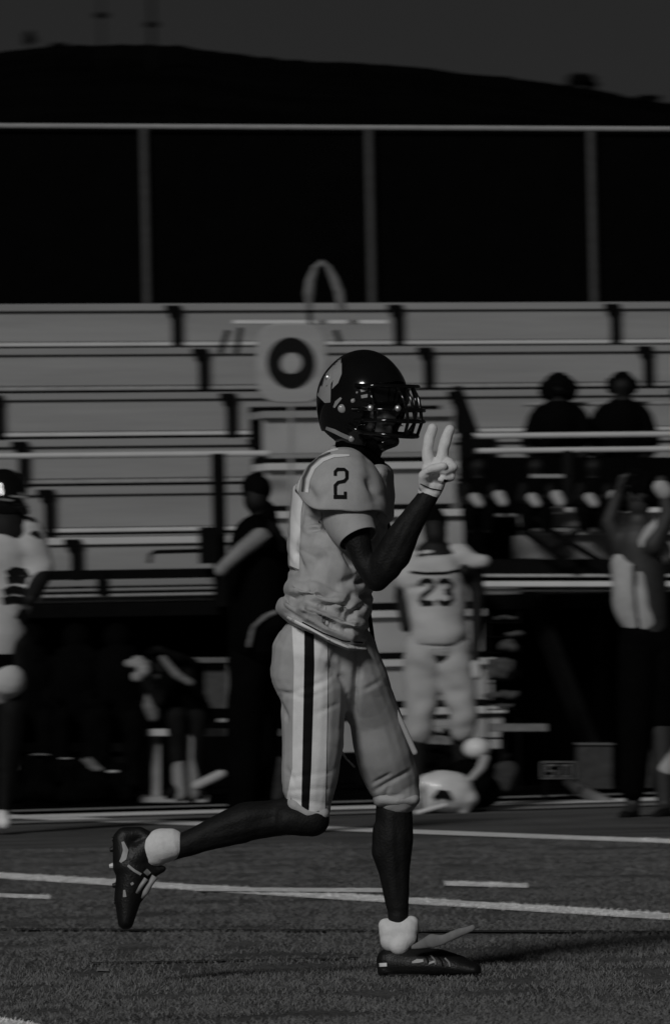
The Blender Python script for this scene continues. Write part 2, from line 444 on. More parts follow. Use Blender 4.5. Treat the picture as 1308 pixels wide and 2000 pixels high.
for i in range(NR):
    t0 = i * TR; z = H0 + i * RR
    plank('foot_plank', S0, S1, t0, t0 + .26, z - .05, z, alu_d)
    plank('foot_plank', S0, S1, t0 + .275, t0 + .50, z - .055, z - .004, alu_d)
    plank('shade_back', S0, S1, t0 + .46, t0 + .48, z - .05, z + .36, darkst)  # near-black board put in for the shade in the gaps
    plank('kick_strip', S0, S1, t0 + .295, t0 + .33, z + .092, z + .122, alu_b if i % 2 else galv)
    plank('thin_strip', S0, S1, t0 + .30, t0 + .33, z + .056, z + .072, alu_d)
    plank('thin_strip', S0, S1, t0 + .28, t0 + .33, z + .022, z + .036, alu_d)
    plank('shadow_board', S0, S1, t0 + .335, t0 + .345, z - .02, z + .37, darkst)  # dark backing, the shade between the thin strips
    k = 0; s = sb + .0 - 3 * bay
    while s < S1 + bay:
        if s + bay > S0:
            a_, b_ = max(S0, s), min(S1, s + bay)
            if b_ - a_ > .1:
                plank('riser_panel', a_ + .006, b_ - .006, t0 + .315 + random.uniform(-.003, .003), t0 + .33, z + .128, z + .364, alu)
        s += bay
    zz = z + .42
    plank('seat_plank', S0, S1, t0 + .285, t0 + .50, zz - .052, zz, alu_b if i in (0,) else alu)
    s = sb - 4 * bay
    while s < S1:
        if s > S0:
            mb = MB()
            c = B(s, t0 + .30, 0)
            mb.box(B(s, t0 + .27, z + .18), D * .026, Nn * .03, UP * .185)
            mb.box(B(s, t0 + .285, z + .335), D * .04, Nn * .025, UP * .022)
            mb.box(B(s - .02, t0 + .262, z + .385), D * .065, Nn * .008, UP * .024)
            mb.out('seat_bracket', darkst, bl)
        s += bay
# top closing plank, front boards, shade sheet
tb = NR * TR
Yk_ = B(0, tb - .05, 0).y
plank('shadow_gap', S0, S1, tb - .06, tb - .045, P(654, 615, Yk_).z, P(654, 606, Yk_).z, darkst)  # solid dark plank stands in for the shaded gap
plank('back_plank', S0, S1, tb - .02, tb + .02, H0 + NR * RR - .02, H0 + NR * RR + .07, alu)
plank('front_beam', S0, S1, -.06, -.02, H0 - .16, H0 - .06, darkst)
plank('front_fascia', S0, S1, -.05, -.01, H0 - .05, H0 + .05, alu_d)
sk = plank('under_shade', S0 - 3, S1 + 3, .62, .66, 0.0, H0 - .06, black)  # black sheet stands in for the shadow beneath the stand
mb = MB()
s = S0 + .3
while s < S1:
    mb = MB(); mb.box(B(s, .1, (H0 - .18) / 2), D * .04, Nn * .04, UP * (H0 - .18) / 2); mb.out('support_post', darkst, bl); s += bay
sl0, sl1 = S0, s_of(430, -.08)
Yf = B(s_of(200, -.08), -.08, 0).y
for nm, ya, yb_, m_ in (('front_beam', 1113, 1132, darkst), ('front_slat', 1133, 1145, alu_d), ('front_gap', 1145.5, 1148.5, darkst), ('front_slat', 1149, 1155, alu_d), ('front_gap', 1155.5, 1159.5, darkst), ('front_slat', 1160, 1166, galv)):  # dark bands are solid planks put in for the shaded gaps
    plank(nm, sl0, sl1, -.10 if m_ is not darkst else -.105, -.075, P(200, yb_, Yf).z, P(200, ya, Yf).z, m_)
for px in (-10, 192): plank('front_clip', s_of(px, -.12) - .04, s_of(px, -.12) + .04, -.13, -.11, P(200, 1160, Yf).z, P(200, 1114, Yf).z, darkst)
# rear fence
fy = tb + .12; top_z = None
p_top = P(654, 240, B(0, fy, 0).y); top_z = p_top.z
fence = empty('chain_fence', B(0, fy, H0 + NR * RR), 'tall grey pipe fence with an added blackout panel along the back of the bleachers', 'fence')
MB().tube([B(-9, fy, top_z), B(9, fy, top_z)], .022, 10).out('top_rail', galv, fence)
postm = mat('weathered_post', .055, .6, 0, .3, 20)
for px in (283, 722, 1155):
    s = s_of(px + 9, fy)
    MB().tube([B(s, fy, H0 + NR * RR - .2), B(s, fy, top_z - .02)], .03, 10).out('post', postm, fence)
for s in (s_of(283, fy) - 1.83 * 1.0, s_of(1155, fy) + 1.83):
    MB().tube([B(s, fy, H0 + NR * RR - .2), B(s, fy, top_z - .02)], .03, 10).out('post', postm, fence)
mb = MB(); mb.box(B(0, fy + .05, (H0 + NR * RR + top_z) / 2 - .1), D * 9, Nn * .004, UP * ((top_z - H0 - NR * RR) / 2 + .06)); mb.out('hill_blackout', black, fence)  # black panel added so the sunlit hill behind reads as unlit
# front guard rail
gt = -.10
gr = empty('guard_rail', B(0, gt, H0), 'grey pipe guard rail with dark posts along the bleacher front', 'railing')
def zpix(px, py, t_): 
    s = s_of(px, t_); q = B(s, t_, 0); return P(px, py, q.y).z
zr = zpix(200, 889, gt)
MB().tube([B(S0, gt, zr), B(s_of(520, gt), gt, zr)], .022, 10).out('rail', alu_b, gr)
MB().tube([B(s_of(905, gt), gt, zr), B(S1, gt, zr)], .022, 10).out('rail', alu_b, gr)
z2 = zpix(1000, 851, gt)
MB().tube([B(s_of(885, gt), gt, z2), B(S1, gt, z2)], .022, 10).out('rail', alu_b, gr)
z3 = zpix(1150, 789, gt + .4)
MB().tube([B(s_of(1020, gt + .4), gt + .4, z3), B(S1, gt + .4, z3)], .016, 10).out('rail', galv, gr)
for px, ww in ((422, .045), (905, .05), (1420, .04), (-60, .04)):
    s = s_of(px, gt - .03); mb = MB(); mb.box(B(s, gt - .04, (H0 - .1 + zr + (.14 if px == 905 else 0)) / 2), D * ww / 1.0, Nn * .03, UP * (zr + (.14 if px == 905 else 0) - H0 + .1) / 2)
    mb.out('rail_post', darkst, gr)
# hooped dark handrail and box by the left post
hr = empty('stair_handrail', B(s_of(390, -.2), -.2, H0 - .1), 'short dark hooped handrail and box beside the left rail post', 'railing')
Yh = B(s_of(350, -.2), -.2, 0).y
MB().tube([P(292, 1100, Yh), P(294, 1084, Yh), P(302, 1078, Yh), P(420, 1075, Yh)], .016, 8).out('hoop', darkst, hr)
mb = MB(); c = P(408, 1065, Yh); mb.box(c, D * .06, Nn * .05, UP * .13); mb.out('box', darkst, hr)
# aisle stairs down the front
st = empty('aisle_stairs', B(s_of(700, -2), -1.6, 0), 'pale metal stairway with dark-backed gaps rising behind the runner', 'stairs')
for i, (y, xl) in enumerate([(803, 512), (905, 516), (999, 530), (1098, 545), (1196, 562), (1292, 580), (1388, 598)]):
    tt = .52 - i * .38; yb = y + 84
    s0 = s_of(xl, tt); s1 = s_of(xl + 375, tt)
    za, zb = zpix(xl, y, tt), zpix(xl, y + 14, tt); zc = zpix(xl, yb, tt + .05)
    plank('tread', s0, s1, tt, tt + .34, zb, za, alu_b if i else alu, st)
    plank('riser', s0 + .01, s1 - .01, tt + .05, tt + .065, zc, zb - .002, mat('stair_riser', .42, .55, 0, .12, 3, .15, 60), st)
    plank('gap_board', s0, s1, tt + .36, tt + .37, zb - .20, zb + .10, darkst, st)  # dark board put behind each step gap as its shade
for px, in ((893,),):
    pts = [B(s_of(px, .5), .5, 2.8), B(s_of(px, .5) + .1, -2.2, .1)]
    mb = MB(); mb.box((pts[0] + pts[1]) / 2, D * .03, (pts[1] - pts[0]) / 2, UP * .12); mb.out('stringer', darkst, st)
# right landing with crossed braces
ld = empty('right_landing', B(s_of(1100, -1), -.9, 0), 'bright edged landing with crossed dark braces left of the striped jersey', 'landing')
def rect_px(name, x0, y0, x1, y1, Y, m, parent, th=.03):
    a, b_, c, d = P(x0, y0, Y), P(x1, y0, Y), P(x1, y1, Y), P(x0, y1, Y)
    tv = Vector((0, th, 0)); V = [a, b_, c, d, a + tv, b_ + tv, c + tv, d + tv]
    return bevel(mesh_obj(name, V, [(0, 3, 2, 1), (4, 5, 6, 7), (0, 1, 5, 4), (1, 2, 6, 5), (2, 3, 7, 6), (3, 0, 4, 7)], m, parent), .004, 1)
Yl = 43.6
rect_px('deck_edge', 930, 1135, 1330, 1146, Yl, alu_b, ld, .4)
rect_px('lower_edge', 930, 1150, 1330, 1155, Yl + .05, alu_d, ld, .1)
rect_px('upper_edge', 930, 1121, 1330, 1127, Yl + .1, galv, ld, .1)
rect_px('gap_beam', 930, 1126.5, 1330, 1134.5, Yl + .2, darkst, ld, .03)
rect_px('gap_beam', 930, 1092, 1330, 1121, Yl + .25, darkst, ld, .03)
rect_px('tread', 1022, 991, 1330, 1001, Yl + .5, alu_b, ld, .25)
rect_px('panel', 1012, 1003, 1330, 1029, Yl + .6, alu, ld, .02)
rect_px('panel', 1000, 1046, 1330, 1091, Yl + .5, alu_d, ld, .02)
rect_px('tread', 1030, 1037, 1330, 1045, Yl + .42, alu, ld, .25)
rect_px('tread', 935, 1003, 1005, 1009, Yl + .4, alu, ld, .2)
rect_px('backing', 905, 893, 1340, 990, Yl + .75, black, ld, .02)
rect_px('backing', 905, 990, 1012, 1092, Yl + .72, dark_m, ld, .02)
for a_, b_ in (((1035, 1005), (1110, 1062)), ((1110, 1058), (1190, 1108)), ((1020, 1036), (1120, 1106)), ((1128, 1035), (1080, 1075))):
    MB().tube([P(a_[0], a_[1], Yl), P(b_[0], b_[1], Yl)], .022, 8).out('brace', darkst, ld)
rect_px('grey_slat', 1035, 926, 1108, 934, Yl + .3, alu_d, ld, .03)  # plain slat in the dull panel grey
rect_px('post', 1098, 880, 1116, 985, Yl + .3, dim_m, ld, .04)

# ------------------------------------------------------------------ people helper
def person(px_foot, py_foot, Y, label, group=None):
    b0 = P(px_foot, py_foot, Y)
    return empty('person', b0, label, 'person', group)

# two dark spectators above the rail and a row below
def spectator(px, top, Y, label, hair_r=26, group='spectators seated in the bleachers', light=None):
    s = 1.0
    r_ = person(px, top + 300, Y, label, group)
    y = top
    limb('body', Y, [[(px, y + 30, -.02, 20), (px, y + 62, 0, 11), (px, y + 80, 0, 30, .8)],
                     [(px - 46, y + 95, 0, 14), (px - 60, y + 150, -.05, 12), (px - 30, y + 185, -.3, 9), (px - 14, y + 190, -.34, 8)],
                     [(px + 46, y + 95, 0, 14), (px + 60, y + 150, -.05, 12), (px + 30, y + 185, -.3, 9), (px + 14, y + 190, -.34, 8)],
                     [(px, y + 80, 0, 34, .8), (px, y + 180, .02, 34, .9)],
                     [(px - 22, y + 195, -.05, 19), (px - 28, y + 190, -.42, 17), (px - 26, y + 285, -.44, 11), (px - 26, y + 288, -.55, 10)],
                     [(px + 22, y + 195, -.05, 19), (px + 28, y + 190, -.42, 17), (px + 26, y + 285, -.44, 11), (px + 26, y + 288, -.55, 10)]], skin_m, r_)
    limb('shirt', Y, [[(px - 30, y + 88, 0, 26, .8), (px + 30, y + 88, 0, 26, .8)], [(px, y + 90, 0, 42, .8), (px, y + 180, .02, 46, .8)],
                      [(px - 42, y + 92, 0, 19), (px - 58, y + 135, -.04, 17)], [(px + 42, y + 92, 0, 19), (px + 58, y + 135, -.04, 17)]], dark_m, r_)
    limb('trousers', Y, [[(px - 20, y + 195, 0, 24), (px - 28, y + 190, -.42, 20), (px - 26, y + 265, -.44, 15)],
                         [(px + 20, y + 195, 0, 24), (px + 28, y + 190, -.42, 20), (px + 26, y + 265, -.44, 15)]], dark_m, r_)
    me = fused(chains(Y, [[(px, y + hair_r, .02, hair_r)], [(px - hair_r * .5, y + hair_r * 1.1, .02, hair_r * .75)], [(px + hair_r * .5, y + hair_r * 1.1, .02, hair_r * .75)]]), .012, 2)
    wrinkle(me, amp=.02, scale=(40, 40, 40)); place('hair', me, hair_m, r_)
    for sgn in (-1, 1):
        limb('shoe', Y, [[(px + sgn * 27, y + 293, -.42, 12), (px + sgn * 28, y + 296, -.62, 10)]], light or dim_m, r_)
    return r_
spectator(1090, 727, 45.6, 'dark seated spectator with full round hair behind the right rail', 31)
spectator(1214, 725, 45.8, 'dark seated spectator with short hair at far right of the rail', 25)
for px, lab in ((934, 'dim seated figure with pale knees just right of the dark rail post'), (1046, 'dim seated figure with pale hands above the crossed braces'), (1158, 'dim seated figure with pale hands beside the raised arms at right')):
    r_ = person(px, 1040, 43.9, lab, 'dim figures seated low in the stand'); Y = 43.9
    limb('body', Y, [[(px, 912, .05, 17), (px, 935, .06, 9), (px, 955, .06, 26, .8), (px, 1000, .08, 26, .8)],
                     [(px - 24, 950, .05, 10), (px - 30, 975, -.1, 9), (px - 10, 972, -.3, 8)], [(px + 24, 950, .05, 10), (px + 34, 975, -.1, 9), (px + 14, 972, -.3, 8)],
                     [(px - 14, 1003, 0, 16), (px - 18, 1000, -.3, 14), (px - 18, 1032, -.3, 10)], [(px + 14, 1003, 0, 16), (px + 18, 1000, -.3, 14), (px + 18, 1032, -.3, 10)]], skin_m, r_)
    limb('shirt', Y, [[(px - 16, 955, .05, 18, .8), (px + 16, 955, .05, 18, .8)], [(px, 960, .05, 30, .8), (px, 1000, .08, 31, .8)]], dark_m, r_)
    limb('trousers', Y, [[(px - 14, 1003, 0, 19), (px - 18, 1000, -.3, 16), (px - 18, 1028, -.3, 12)], [(px + 14, 1003, 0, 19), (px + 18, 1000, -.3, 16), (px + 18, 1028, -.3, 12)]], dark_m, r_)
    limb('glove', Y, [[(px - 8, 972, -.34, 11), (px + 2, 985, -.36, 9)]], gray_m, r_)
    limb('glove', Y, [[(px + 40, 968, -.34, 12), (px + 48, 982, -.36, 10)]], gray_m, r_)

# ------------------------------------------------------------------ down marker with target
Yt = 42.0
mk = empty('chain_marker', Vector((P(568, 1500, Yt).x, Yt, 0)), 'tall chain marker with black ring target on a pale panel above the helmet', 'marker')
def xz(px, py, Y=Yt): return P(px, py, Y)
mb = MB(); n = 28; V = []; Fs = []
def superpt(a, cx, cy, rx_, ry_, p=4.0):
    c, s = math.cos(a), math.sin(a); k = (abs(c) ** p + abs(s) ** p) ** (-1 / p); return cx + rx_ * c * k, cy + ry_ * s * k
for yy_ in (0, .05):
    for i in range(n): q = superpt(2 * math.pi * i / n, 569, 709, 69, 78); V.append(P(q[0], q[1], Yt + yy_))
Fs = [tuple(range(n)), tuple(range(2 * n - 1, n - 1, -1))] + [(i + n, (i + 1) % n + n, (i + 1) % n, i) for i in range(n)]
bevel(mesh_obj('target_panel', V, Fs, alu, mk), .01, 2)
V = []; Fs = []; n = 48
for (r_, dd) in ((47, 0), (47, -.012), (21, -.012), (21, 0)):
    for i in range(n): a = 2 * math.pi * i / n; V.append(P(568 + r_ * math.cos(a), 708 + r_ * 1.05 * math.sin(a), Yt - .003 + dd))
for j in range(3):
    for i in range(n): Fs.append((j * n + i, j * n + (i + 1) % n, (j + 1) * n + (i + 1) % n, (j + 1) * n + i))
mesh_obj('target_ring', V, Fs, numb_m, mk)
MB().tube([Vector((P(568, 1500, Yt).x, Yt + .02, 0)), P(568, 790, Yt + .02)], .012, 10).out('pole', alu, mk)
lp = [(604, 605), (603, 575), (606, 548), (616, 522), (628, 512), (641, 522), (652, 545), (662, 570), (668, 606)]
MB().tube([P(a, b_, Yt) for a, b_ in lp], [.018, .034, .03, .02, .022, .018, .028, .032, .028], 10).out('carry_loop', mat('dim_strap', .17, .8, 0, .4, 25), mk)
MB().tube([P(604, 605, Yt + .01), P(606, 640, Yt + .03)], .016, 8).out('loop_stem', darkst, mk)
rect_px('bright_seat_strip', 455, 625, 757, 633, Yt + .2, alu_b, mk, .03)  # bright strip of the seat row behind, not a part of the marker
for a_, b_ in (((470, 640), (462, 690)), ((445, 645), (430, 690)), ((655, 645), (664, 668))):
    MB().tube([P(a_[0], a_[1], Yt + .3), P(b_[0], b_[1], Yt + .3)], .018, 8).out('strut', dim_m, mk)

# ------------------------------------------------------------------ dark standing man
Y = 32.5
r_ = person(470, 1626, Y, 'tall man in black with bare forearm out, standing behind the runner')
limb('body', Y, [[(502, 962, 0, 26, 1.1), (500, 978, -.01, 25, 1.1)], [(482, 968, 0, 7)], [(505, 985, 0, 20), (512, 1030, .02, 18), (505, 1060, 0, 50, 1.6)],
                 [(505, 1060, 0, 52, 1.8), (510, 1230, 0, 50, 1.5)],
                 [(518, 1060, -.22, 20), (508, 1045, -.30, 17), (470, 1075, -.34, 14), (438, 1105, -.36, 11), (430, 1114, -.37, 13)],
                 [(430, 1112, -.37, 9), (424, 1124, -.38, 5)], [(434, 1114, -.37, 9), (431, 1128, -.38, 5)], [(440, 1112, -.37, 8), (440, 1124, -.38, 5)],
                 [(490, 1240, 0, 36), (480, 1420, 0, 28), (470, 1590, .02, 20)], [(520, 1240, .1, 36), (510, 1420, .12, 28), (500, 1590, .12, 20)],
                 [(470, 1600, .02, 18), (440, 1612, -.05, 12)], [(500, 1600, .12, 18), (480, 1612, .05, 12)]], skin_m, r_)
limb('lit_forearm', Y, [[(518, 1052, -.30, 15), (508, 1047, -.31, 18), (470, 1076, -.35, 16), (440, 1104, -.37, 13)], [(440, 1104, -.37, 13), (431, 1114, -.38, 14)]], paleskin_m, r_)  # paler skin layer paints the bare forearm lit against the dark body
limb('jacket', Y, [[(500, 1060, 0, 55, 1.8), (505, 1120, 0, 66, 1.6), (510, 1250, 0, 62, 1.4)], [(520, 1062, -.18, 28), (514, 1055, -.28, 22)],
                   [(515, 1000, .02, 24), (515, 1040, .02, 30)],
                   [(540, 1070, .2, 28), (590, 1160, .24, 24)], [(505, 1235, -.16, 30), (540, 1215, -.2, 24)]], dark_m, r_, amp=.02, scale=(8, 8, 5))
limb('trousers', Y, [[(500, 1250, 0, 52, 1.3), (490, 1300, 0, 44, 1.3)], [(488, 1290, -.05, 42), (478, 1420, -.02, 36), (472, 1580, 0, 27)],
                     [(520, 1290, .12, 42), (510, 1420, .14, 36), (505, 1580, .14, 27)]], dark_m, r_, amp=.015, scale=(8, 8, 5))
limb('cap', Y, [[(503, 955, 0, 29, 1.1), (498, 950, 0, 27)], [(500, 962, -.02, 12), (478, 966, -.03, 7)]], hair_m, r_)
for d_ in (0, .12):
    limb('shoe', Y, [[(472 + d_ * 250, 1612, d_, 16), (435 + d_ * 250, 1618, d_ - .06, 13)]], dark_m, r_)
o_, tr_ = limb('arm_rim_light', Y, [[(486, 1262, -.24, 6), (494, 1225, -.25, 5), (520, 1203, -.26, 6), (540, 1195, -.26, 6)]], mat('rim_light_grey', .16, .9, 0, .4, 20), r_)  # pale tube paints the rim highlight along the dark arm

# ------------------------------------------------------------------ centre right player in white
Y = 37.4
r_ = person(850, 1586, Y, 'blurred player in pale uniform standing bareheaded right of the runner', 'players on the sideline')
limb('body', Y, [[(848, 1030, 0, 24), (850, 1045, -.02, 23)], [(849, 1055, 0, 16), (849, 1085, 0, 20), (850, 1110, 0, 45, .7)], [(850, 1100, 0, 48, .7), (855, 1270, 0, 48, .7)],
                 [(800, 1100, 0, 22), (785, 1165, .02, 16), (792, 1225, -.05, 11)], [(900, 1095, 0, 22), (930, 1130, .05, 17), (905, 1115, -.1, 12)],
                 [(905, 1100, 0, 20), (932, 1150, 0, 15), (930, 1220, -.02, 11), (928, 1290, -.05, 9), (930, 1310, -.06, 12)],
                 [(825, 1290, 0, 30), (818, 1400, 0, 21), (815, 1450, .02, 21), (815, 1550, .04, 12), (812, 1570, -.05, 12)],
                 [(885, 1290, 0, 30), (905, 1395, 0, 21), (900, 1440, .05, 21), (905, 1550, .1, 12), (908, 1570, 0, 12)]], skin_m, r_)
o_, jt = limb('jersey', Y, [[(806, 1100, 0, 30, .9), (895, 1092, 0, 30, .9)], [(848, 1120, 0, 60, .8), (852, 1200, 0, 58, .8), (856, 1240, 0, 58, .8)],
                   [(808, 1100, 0, 30, .9), (792, 1130, 0, 22)], [(900, 1090, 0, 28, .9), (922, 1096, -.03, 18), (942, 1096, -.06, 11)]], bgwhite_m, r_,
             creases=[(800, 1085, 900, 1075, 5, .02), (800, 1265, 910, 1262, 4, .02), (800, 1150, 830, 1145, 6, .02)], amp=.02, scale=(6, 6, 10))
limb('pants', Y, [[(830, 1268, 0, 42, .8), (880, 1268, 0, 42, .8)], [(826, 1290, 0, 40, .9), (822, 1390, 0, 30), (815, 1430, 0, 27)], [(884, 1290, 0, 40, .9), (902, 1385, -.02, 30), (905, 1420, -.02, 27)]],
     mat('pale_pants', .40, .85, 0, .12, 8), r_, amp=.02, scale=(7, 7, 12))
limb('hair', Y, [[(848, 1020, .02, 26)], [(846, 1010, .01, 22)]], hair_m, r_)
def pxdigit(name, pts, w_, tr, Y, parent): return ribbon(name, pts, w_, tr, numb_m, parent, Y, off=.006)
pxdigit('numeral', [(820, 1144), (822, 1137), (830, 1133), (842, 1135), (845, 1144), (840, 1152), (824, 1164), (821, 1174), (824, 1178), (847, 1178)], 9, jt, Y, r_)
pxdigit('numeral', [(856, 1140), (862, 1134), (874, 1134), (881, 1142), (878, 1152), (868, 1156)], 9, jt, Y, r_)
pxdigit('numeral', [(869, 1156), (880, 1160), (882, 1170), (875, 1178), (860, 1178), (855, 1171)], 9, jt, Y, r_)
ribbon('name_strip', [(800, 1117), (830, 1120), (870, 1119), (896, 1113)], 5, jt, dim_m, r_, Y, off=.006)
ribbon('grey_hem_band', [(797, 1262), (850, 1266), (905, 1262)], 4, jt, gray_m, r_, Y, off=.006)  # plain grey band along the jersey hem
for px, py, px2 in ((812, 1572, 800), (908, 1572, 925)):
    limb('shoe', Y, [[(px, py, 0, 14), (px2, py + 4, -.12, 12)]], dim_m, r_)
limb('towel', Y, [[(928, 1298, -.1, 10), (930, 1318, -.1, 11)]], bgwhite_m, r_)

# ------------------------------------------------------------------ left edge player
Y = 34.
r_ = person(20, 1628, Y, 'helmeted player in pale jersey with dark numerals cut off by the left edge', 'players on the sideline')
limb('body', Y, [[(8, 970, 0, 34)], [(6, 1000, 0, 24), (5, 1040, 0, 60, .8)], [(5, 1040, 0, 60, .8), (2, 1200, 0, 55, .8)],
                 [(60, 1050, -.02, 26), (85, 1120, -.05, 20), (60, 1170, -.2, 15)], [(-50, 1050, 0, 26), (-80, 1140, 0, 20), (-60, 1200, -.1, 14)],
                 [(25, 1260, 0, 38), (22, 1380, .02, 28), (10, 1500, .1, 24), (5, 1590, .12, 15)], [(-40, 1260, 0, 38), (-50, 1400, -.1, 28), (-55, 1610, -.1, 15)]], skin_m, r_)
o_, jt = limb('jersey', Y, [[(-50, 1050, 0, 40, .9), (50, 1050, 0, 42, .9)], [(2, 1080, 0, 68, .8), (2, 1150, 0, 60, .8)], [(52, 1060, -.02, 36), (74, 1105, -.04, 30), (62, 1160, -.06, 26)], [(10, 1150, 0, 62, .8), (0, 1195, 0, 56, .8)], [(-50, 1060, 0, 36), (-76, 1110, 0, 26)]],
             bgwhite_m, r_, amp=.02, scale=(6, 6, 10))
for pts in ([(14, 1122), (28, 1114), (48, 1117), (54, 1128)], [(14, 1134), (30, 1130), (52, 1134)], [(8, 1158), (24, 1150), (46, 1154), (52, 1166)], [(6, 1174), (28, 1170), (50, 1174)], [(-5, 1030), (20, 1028), (42, 1036)]):
    ribbon('numeral', pts, 14, jt, numb_m, r_, Y, off=.008)
limb('pants', Y, [[(-10, 1205, 0, 58, .9), (-8, 1240, 0, 60, .9), (-8, 1255, 0, 58, .9)], [(24, 1250, 0, 32), (20, 1268, 0, 30)]], bgwhite_m, r_)
limb('belt_band', Y, [[(-8, 1284, 0, 54, .9), (-8, 1298, 0, 52, .9)]], dark_m, r_)
limb('thigh_pads', Y, [[(12, 1330, -.04, 40), (6, 1350, 0, 30)], [(-45, 1320, 0, 36), (-48, 1380, 0, 28)]], bgwhite_m, r_)
limb('helmet', Y, [[(8, 962, 0, 48), (10, 975, -.02, 44)], [(40, 990, -.1, 12), (52, 1000, -.12, 8)]], shell_m, r_)
for a_, b_ in (((22, 969), (54, 972)), ((0, 975), (24, 978)), ((24, 985), (58, 990)), ((40, 962), (58, 992))):
    MB().tube([P(a_[0], a_[1], Y - .17), P(b_[0], b_[1], Y - .15)], .006, 8).out('mask_bar', alu_d if a_[1] < 984 else darkst, r_)
limb('shoe', Y, [[(2, 1590, .12, 16), (8, 1608, .02, 14)]], white_m, r_); limb('shoe', Y, [[(-55, 1615, -.1, 16), (-40, 1620, -.2, 14)]], white_m, r_)

# ------------------------------------------------------------------ far right player in striped jersey, arms up
Y = 35.
r_ = person(1255, 1600, Y, 'player in pale jersey holding up both arms at the right edge', 'players on the sideline')
limb('body', Y, [[(1243, 960, 0, 30), (1246, 985, -.01, 24)], [(1246, 1000, 0, 16), (1250, 1060, 0, 45, .8)], [(1250, 1060, 0, 50, .8), (1260, 1240, 0, 44, .8)],
                 [(1215, 1070, 0, 22), (1188, 1020, -.02, 16), (1205, 965, -.03, 11), (1222, 942, -.03, 12)],
                 [(1275, 1065, -.1, 22), (1305, 1005, -.12, 17), (1297, 960, -.12, 12), (1290, 940, -.12, 13)],
                 [(1205, 955, -.05, 6), (1212, 930, -.07, 5)], [(1215, 950, -.05, 6), (1224, 926, -.07, 5)], [(1225, 950, -.05, 6), (1238, 930, -.07, 5)],
                 [(1245, 1270, 0, 36), (1240, 1420, 0, 28), (1235, 1580, .02, 15), (1220, 1592, -.08, 12)], [(1285, 1270, .05, 36), (1292, 1420, .05, 28), (1298, 1580, .05, 16), (1290, 1592, -.05, 12)]], mat('dim_skin', .025, .6, 0, .3, 20), r_)
o_, jt = limb('jersey', Y, [[(1225, 1105, 0, 34, .9), (1275, 1080, 0, 36, .9)], [(1238, 1120, 0, 46, .9), (1240, 1170, 0, 48, .9), (1255, 1210, 0, 42, .9)], [(1232, 1075, 0, 28), (1262, 1062, -.05, 30), (1296, 1025, -.1, 22)]],
             gray_m, r_, creases=[(1238, 1110, 1246, 1230, 6, .02)], amp=.015, scale=(7, 7, 5))
ribbon('side_stripe', [(1282, 1090), (1292, 1160), (1302, 1232)], [20, 30, 26], jt, numb_m, r_, Y, off=.008)
ribbon('thin_stripe', [(1236, 1105), (1238, 1160), (1246, 1232)], 5, jt, dim_m, r_, Y, off=.008)
limb('trousers', Y, [[(1252, 1250, 0, 46, .9), (1282, 1250, .02, 42, .9)], [(1246, 1270, 0, 42), (1240, 1400, 0, 36), (1235, 1540, 0, 26)], [(1288, 1270, .05, 42), (1292, 1400, .05, 34)]], dark_m, r_)
limb('leg_wrap', Y, [[(1296, 1440, .05, 22), (1298, 1500, .05, 24)]], gray_m, r_)
me = fused(chains(Y, [[(1240, 950, 0, 34)], [(1252, 965, .01, 32)], [(1225, 975, .02, 26)]]), .012, 2); wrinkle(me, amp=.03, scale=(30, 30, 30)); place('hair', me, hair_m, r_)
limb('wrist_band', Y, [[(1290, 952, -.13, 17), (1298, 962, -.13, 17)]], gray_m, r_)
for px in (1225, 1290): limb('shoe', Y, [[(px + 10, 1590, 0, 15), (px - 8, 1595, -.1, 12)]], dim_m, r_)

# ------------------------------------------------------------------ bench and seated figure on the left
Yb = 41.2
bn = empty('team_bench', Vector((P(370, 1560, Yb).x, Yb, 0)), 'pale metal team bench below the crouching figure at left', 'bench')
rect_px('seat', 286, 1424, 549, 1438, Yb - .1, mat('bench_alloy', .46, .5, 0, .15, 4), bn, .26)
for x0, x1, yb_ in ((296, 316, 1560), (337, 356, 1560), (366, 388, 1560)):
    pass
rect_px('leg', 296, 1438.5, 313, 1563, Yb, alu, bn, .06); rect_px('leg', 340, 1438.5, 354, 1563, Yb + .1, alu, bn, .06); rect_px('leg', 517, 1438.5, 527, 1563, Yb, dim_m, bn, .06)
rect_px('foot_bar', 275, 1556, 405, 1568, Yb - .22, alu, bn, .5)
Y = 40.6
r_ = person(355, 1556, Y, 'crouching figure with pale trouser legs seated on the metal bench at left')
limb('body', Y, [[(312, 1292, -.1, 22), (316, 1305, -.12, 18)], [(318, 1305, 0, 14), (345, 1330, .05, 34, 1.2)], [(350, 1330, .05, 38, 1.2), (368, 1400, .1, 38, 1.2)],
                 [(330, 1325, -.2, 15), (310, 1370, -.3, 13), (285, 1330, -.34, 9), (270, 1310, -.35, 12)], [(375, 1300, .1, 16), (345, 1285, -.1, 12), (318, 1272, -.2, 8), (310, 1268, -.22, 8)],
                 [(360, 1405, 0, 24), (345, 1400, -.3, 20), (347, 1540, -.3, 12), (330, 1553, -.35, 10)], [(385, 1405, .1, 24), (385, 1405, -.2, 20), (378, 1540, -.2, 12), (395, 1553, -.2, 10)]], dim_m, r_)
limb('jacket', Y, [[(335, 1330, 0, 38, 1.2), (370, 1395, .08, 46, 1.1)], [(330, 1325, -.2, 20), (312, 1366, -.28, 16)]], dark_m, r_, amp=.02)
limb('trouser_leg', Y, [[(346, 1420, -.3, 18), (345, 1470, -.3, 15), (352, 1552, -.3, 15)]], alu_d, r_)
limb('trouser_leg', Y, [[(378, 1440, -.2, 17), (376, 1480, -.2, 15), (374, 1550, -.2, 18)]], alu_d, r_)
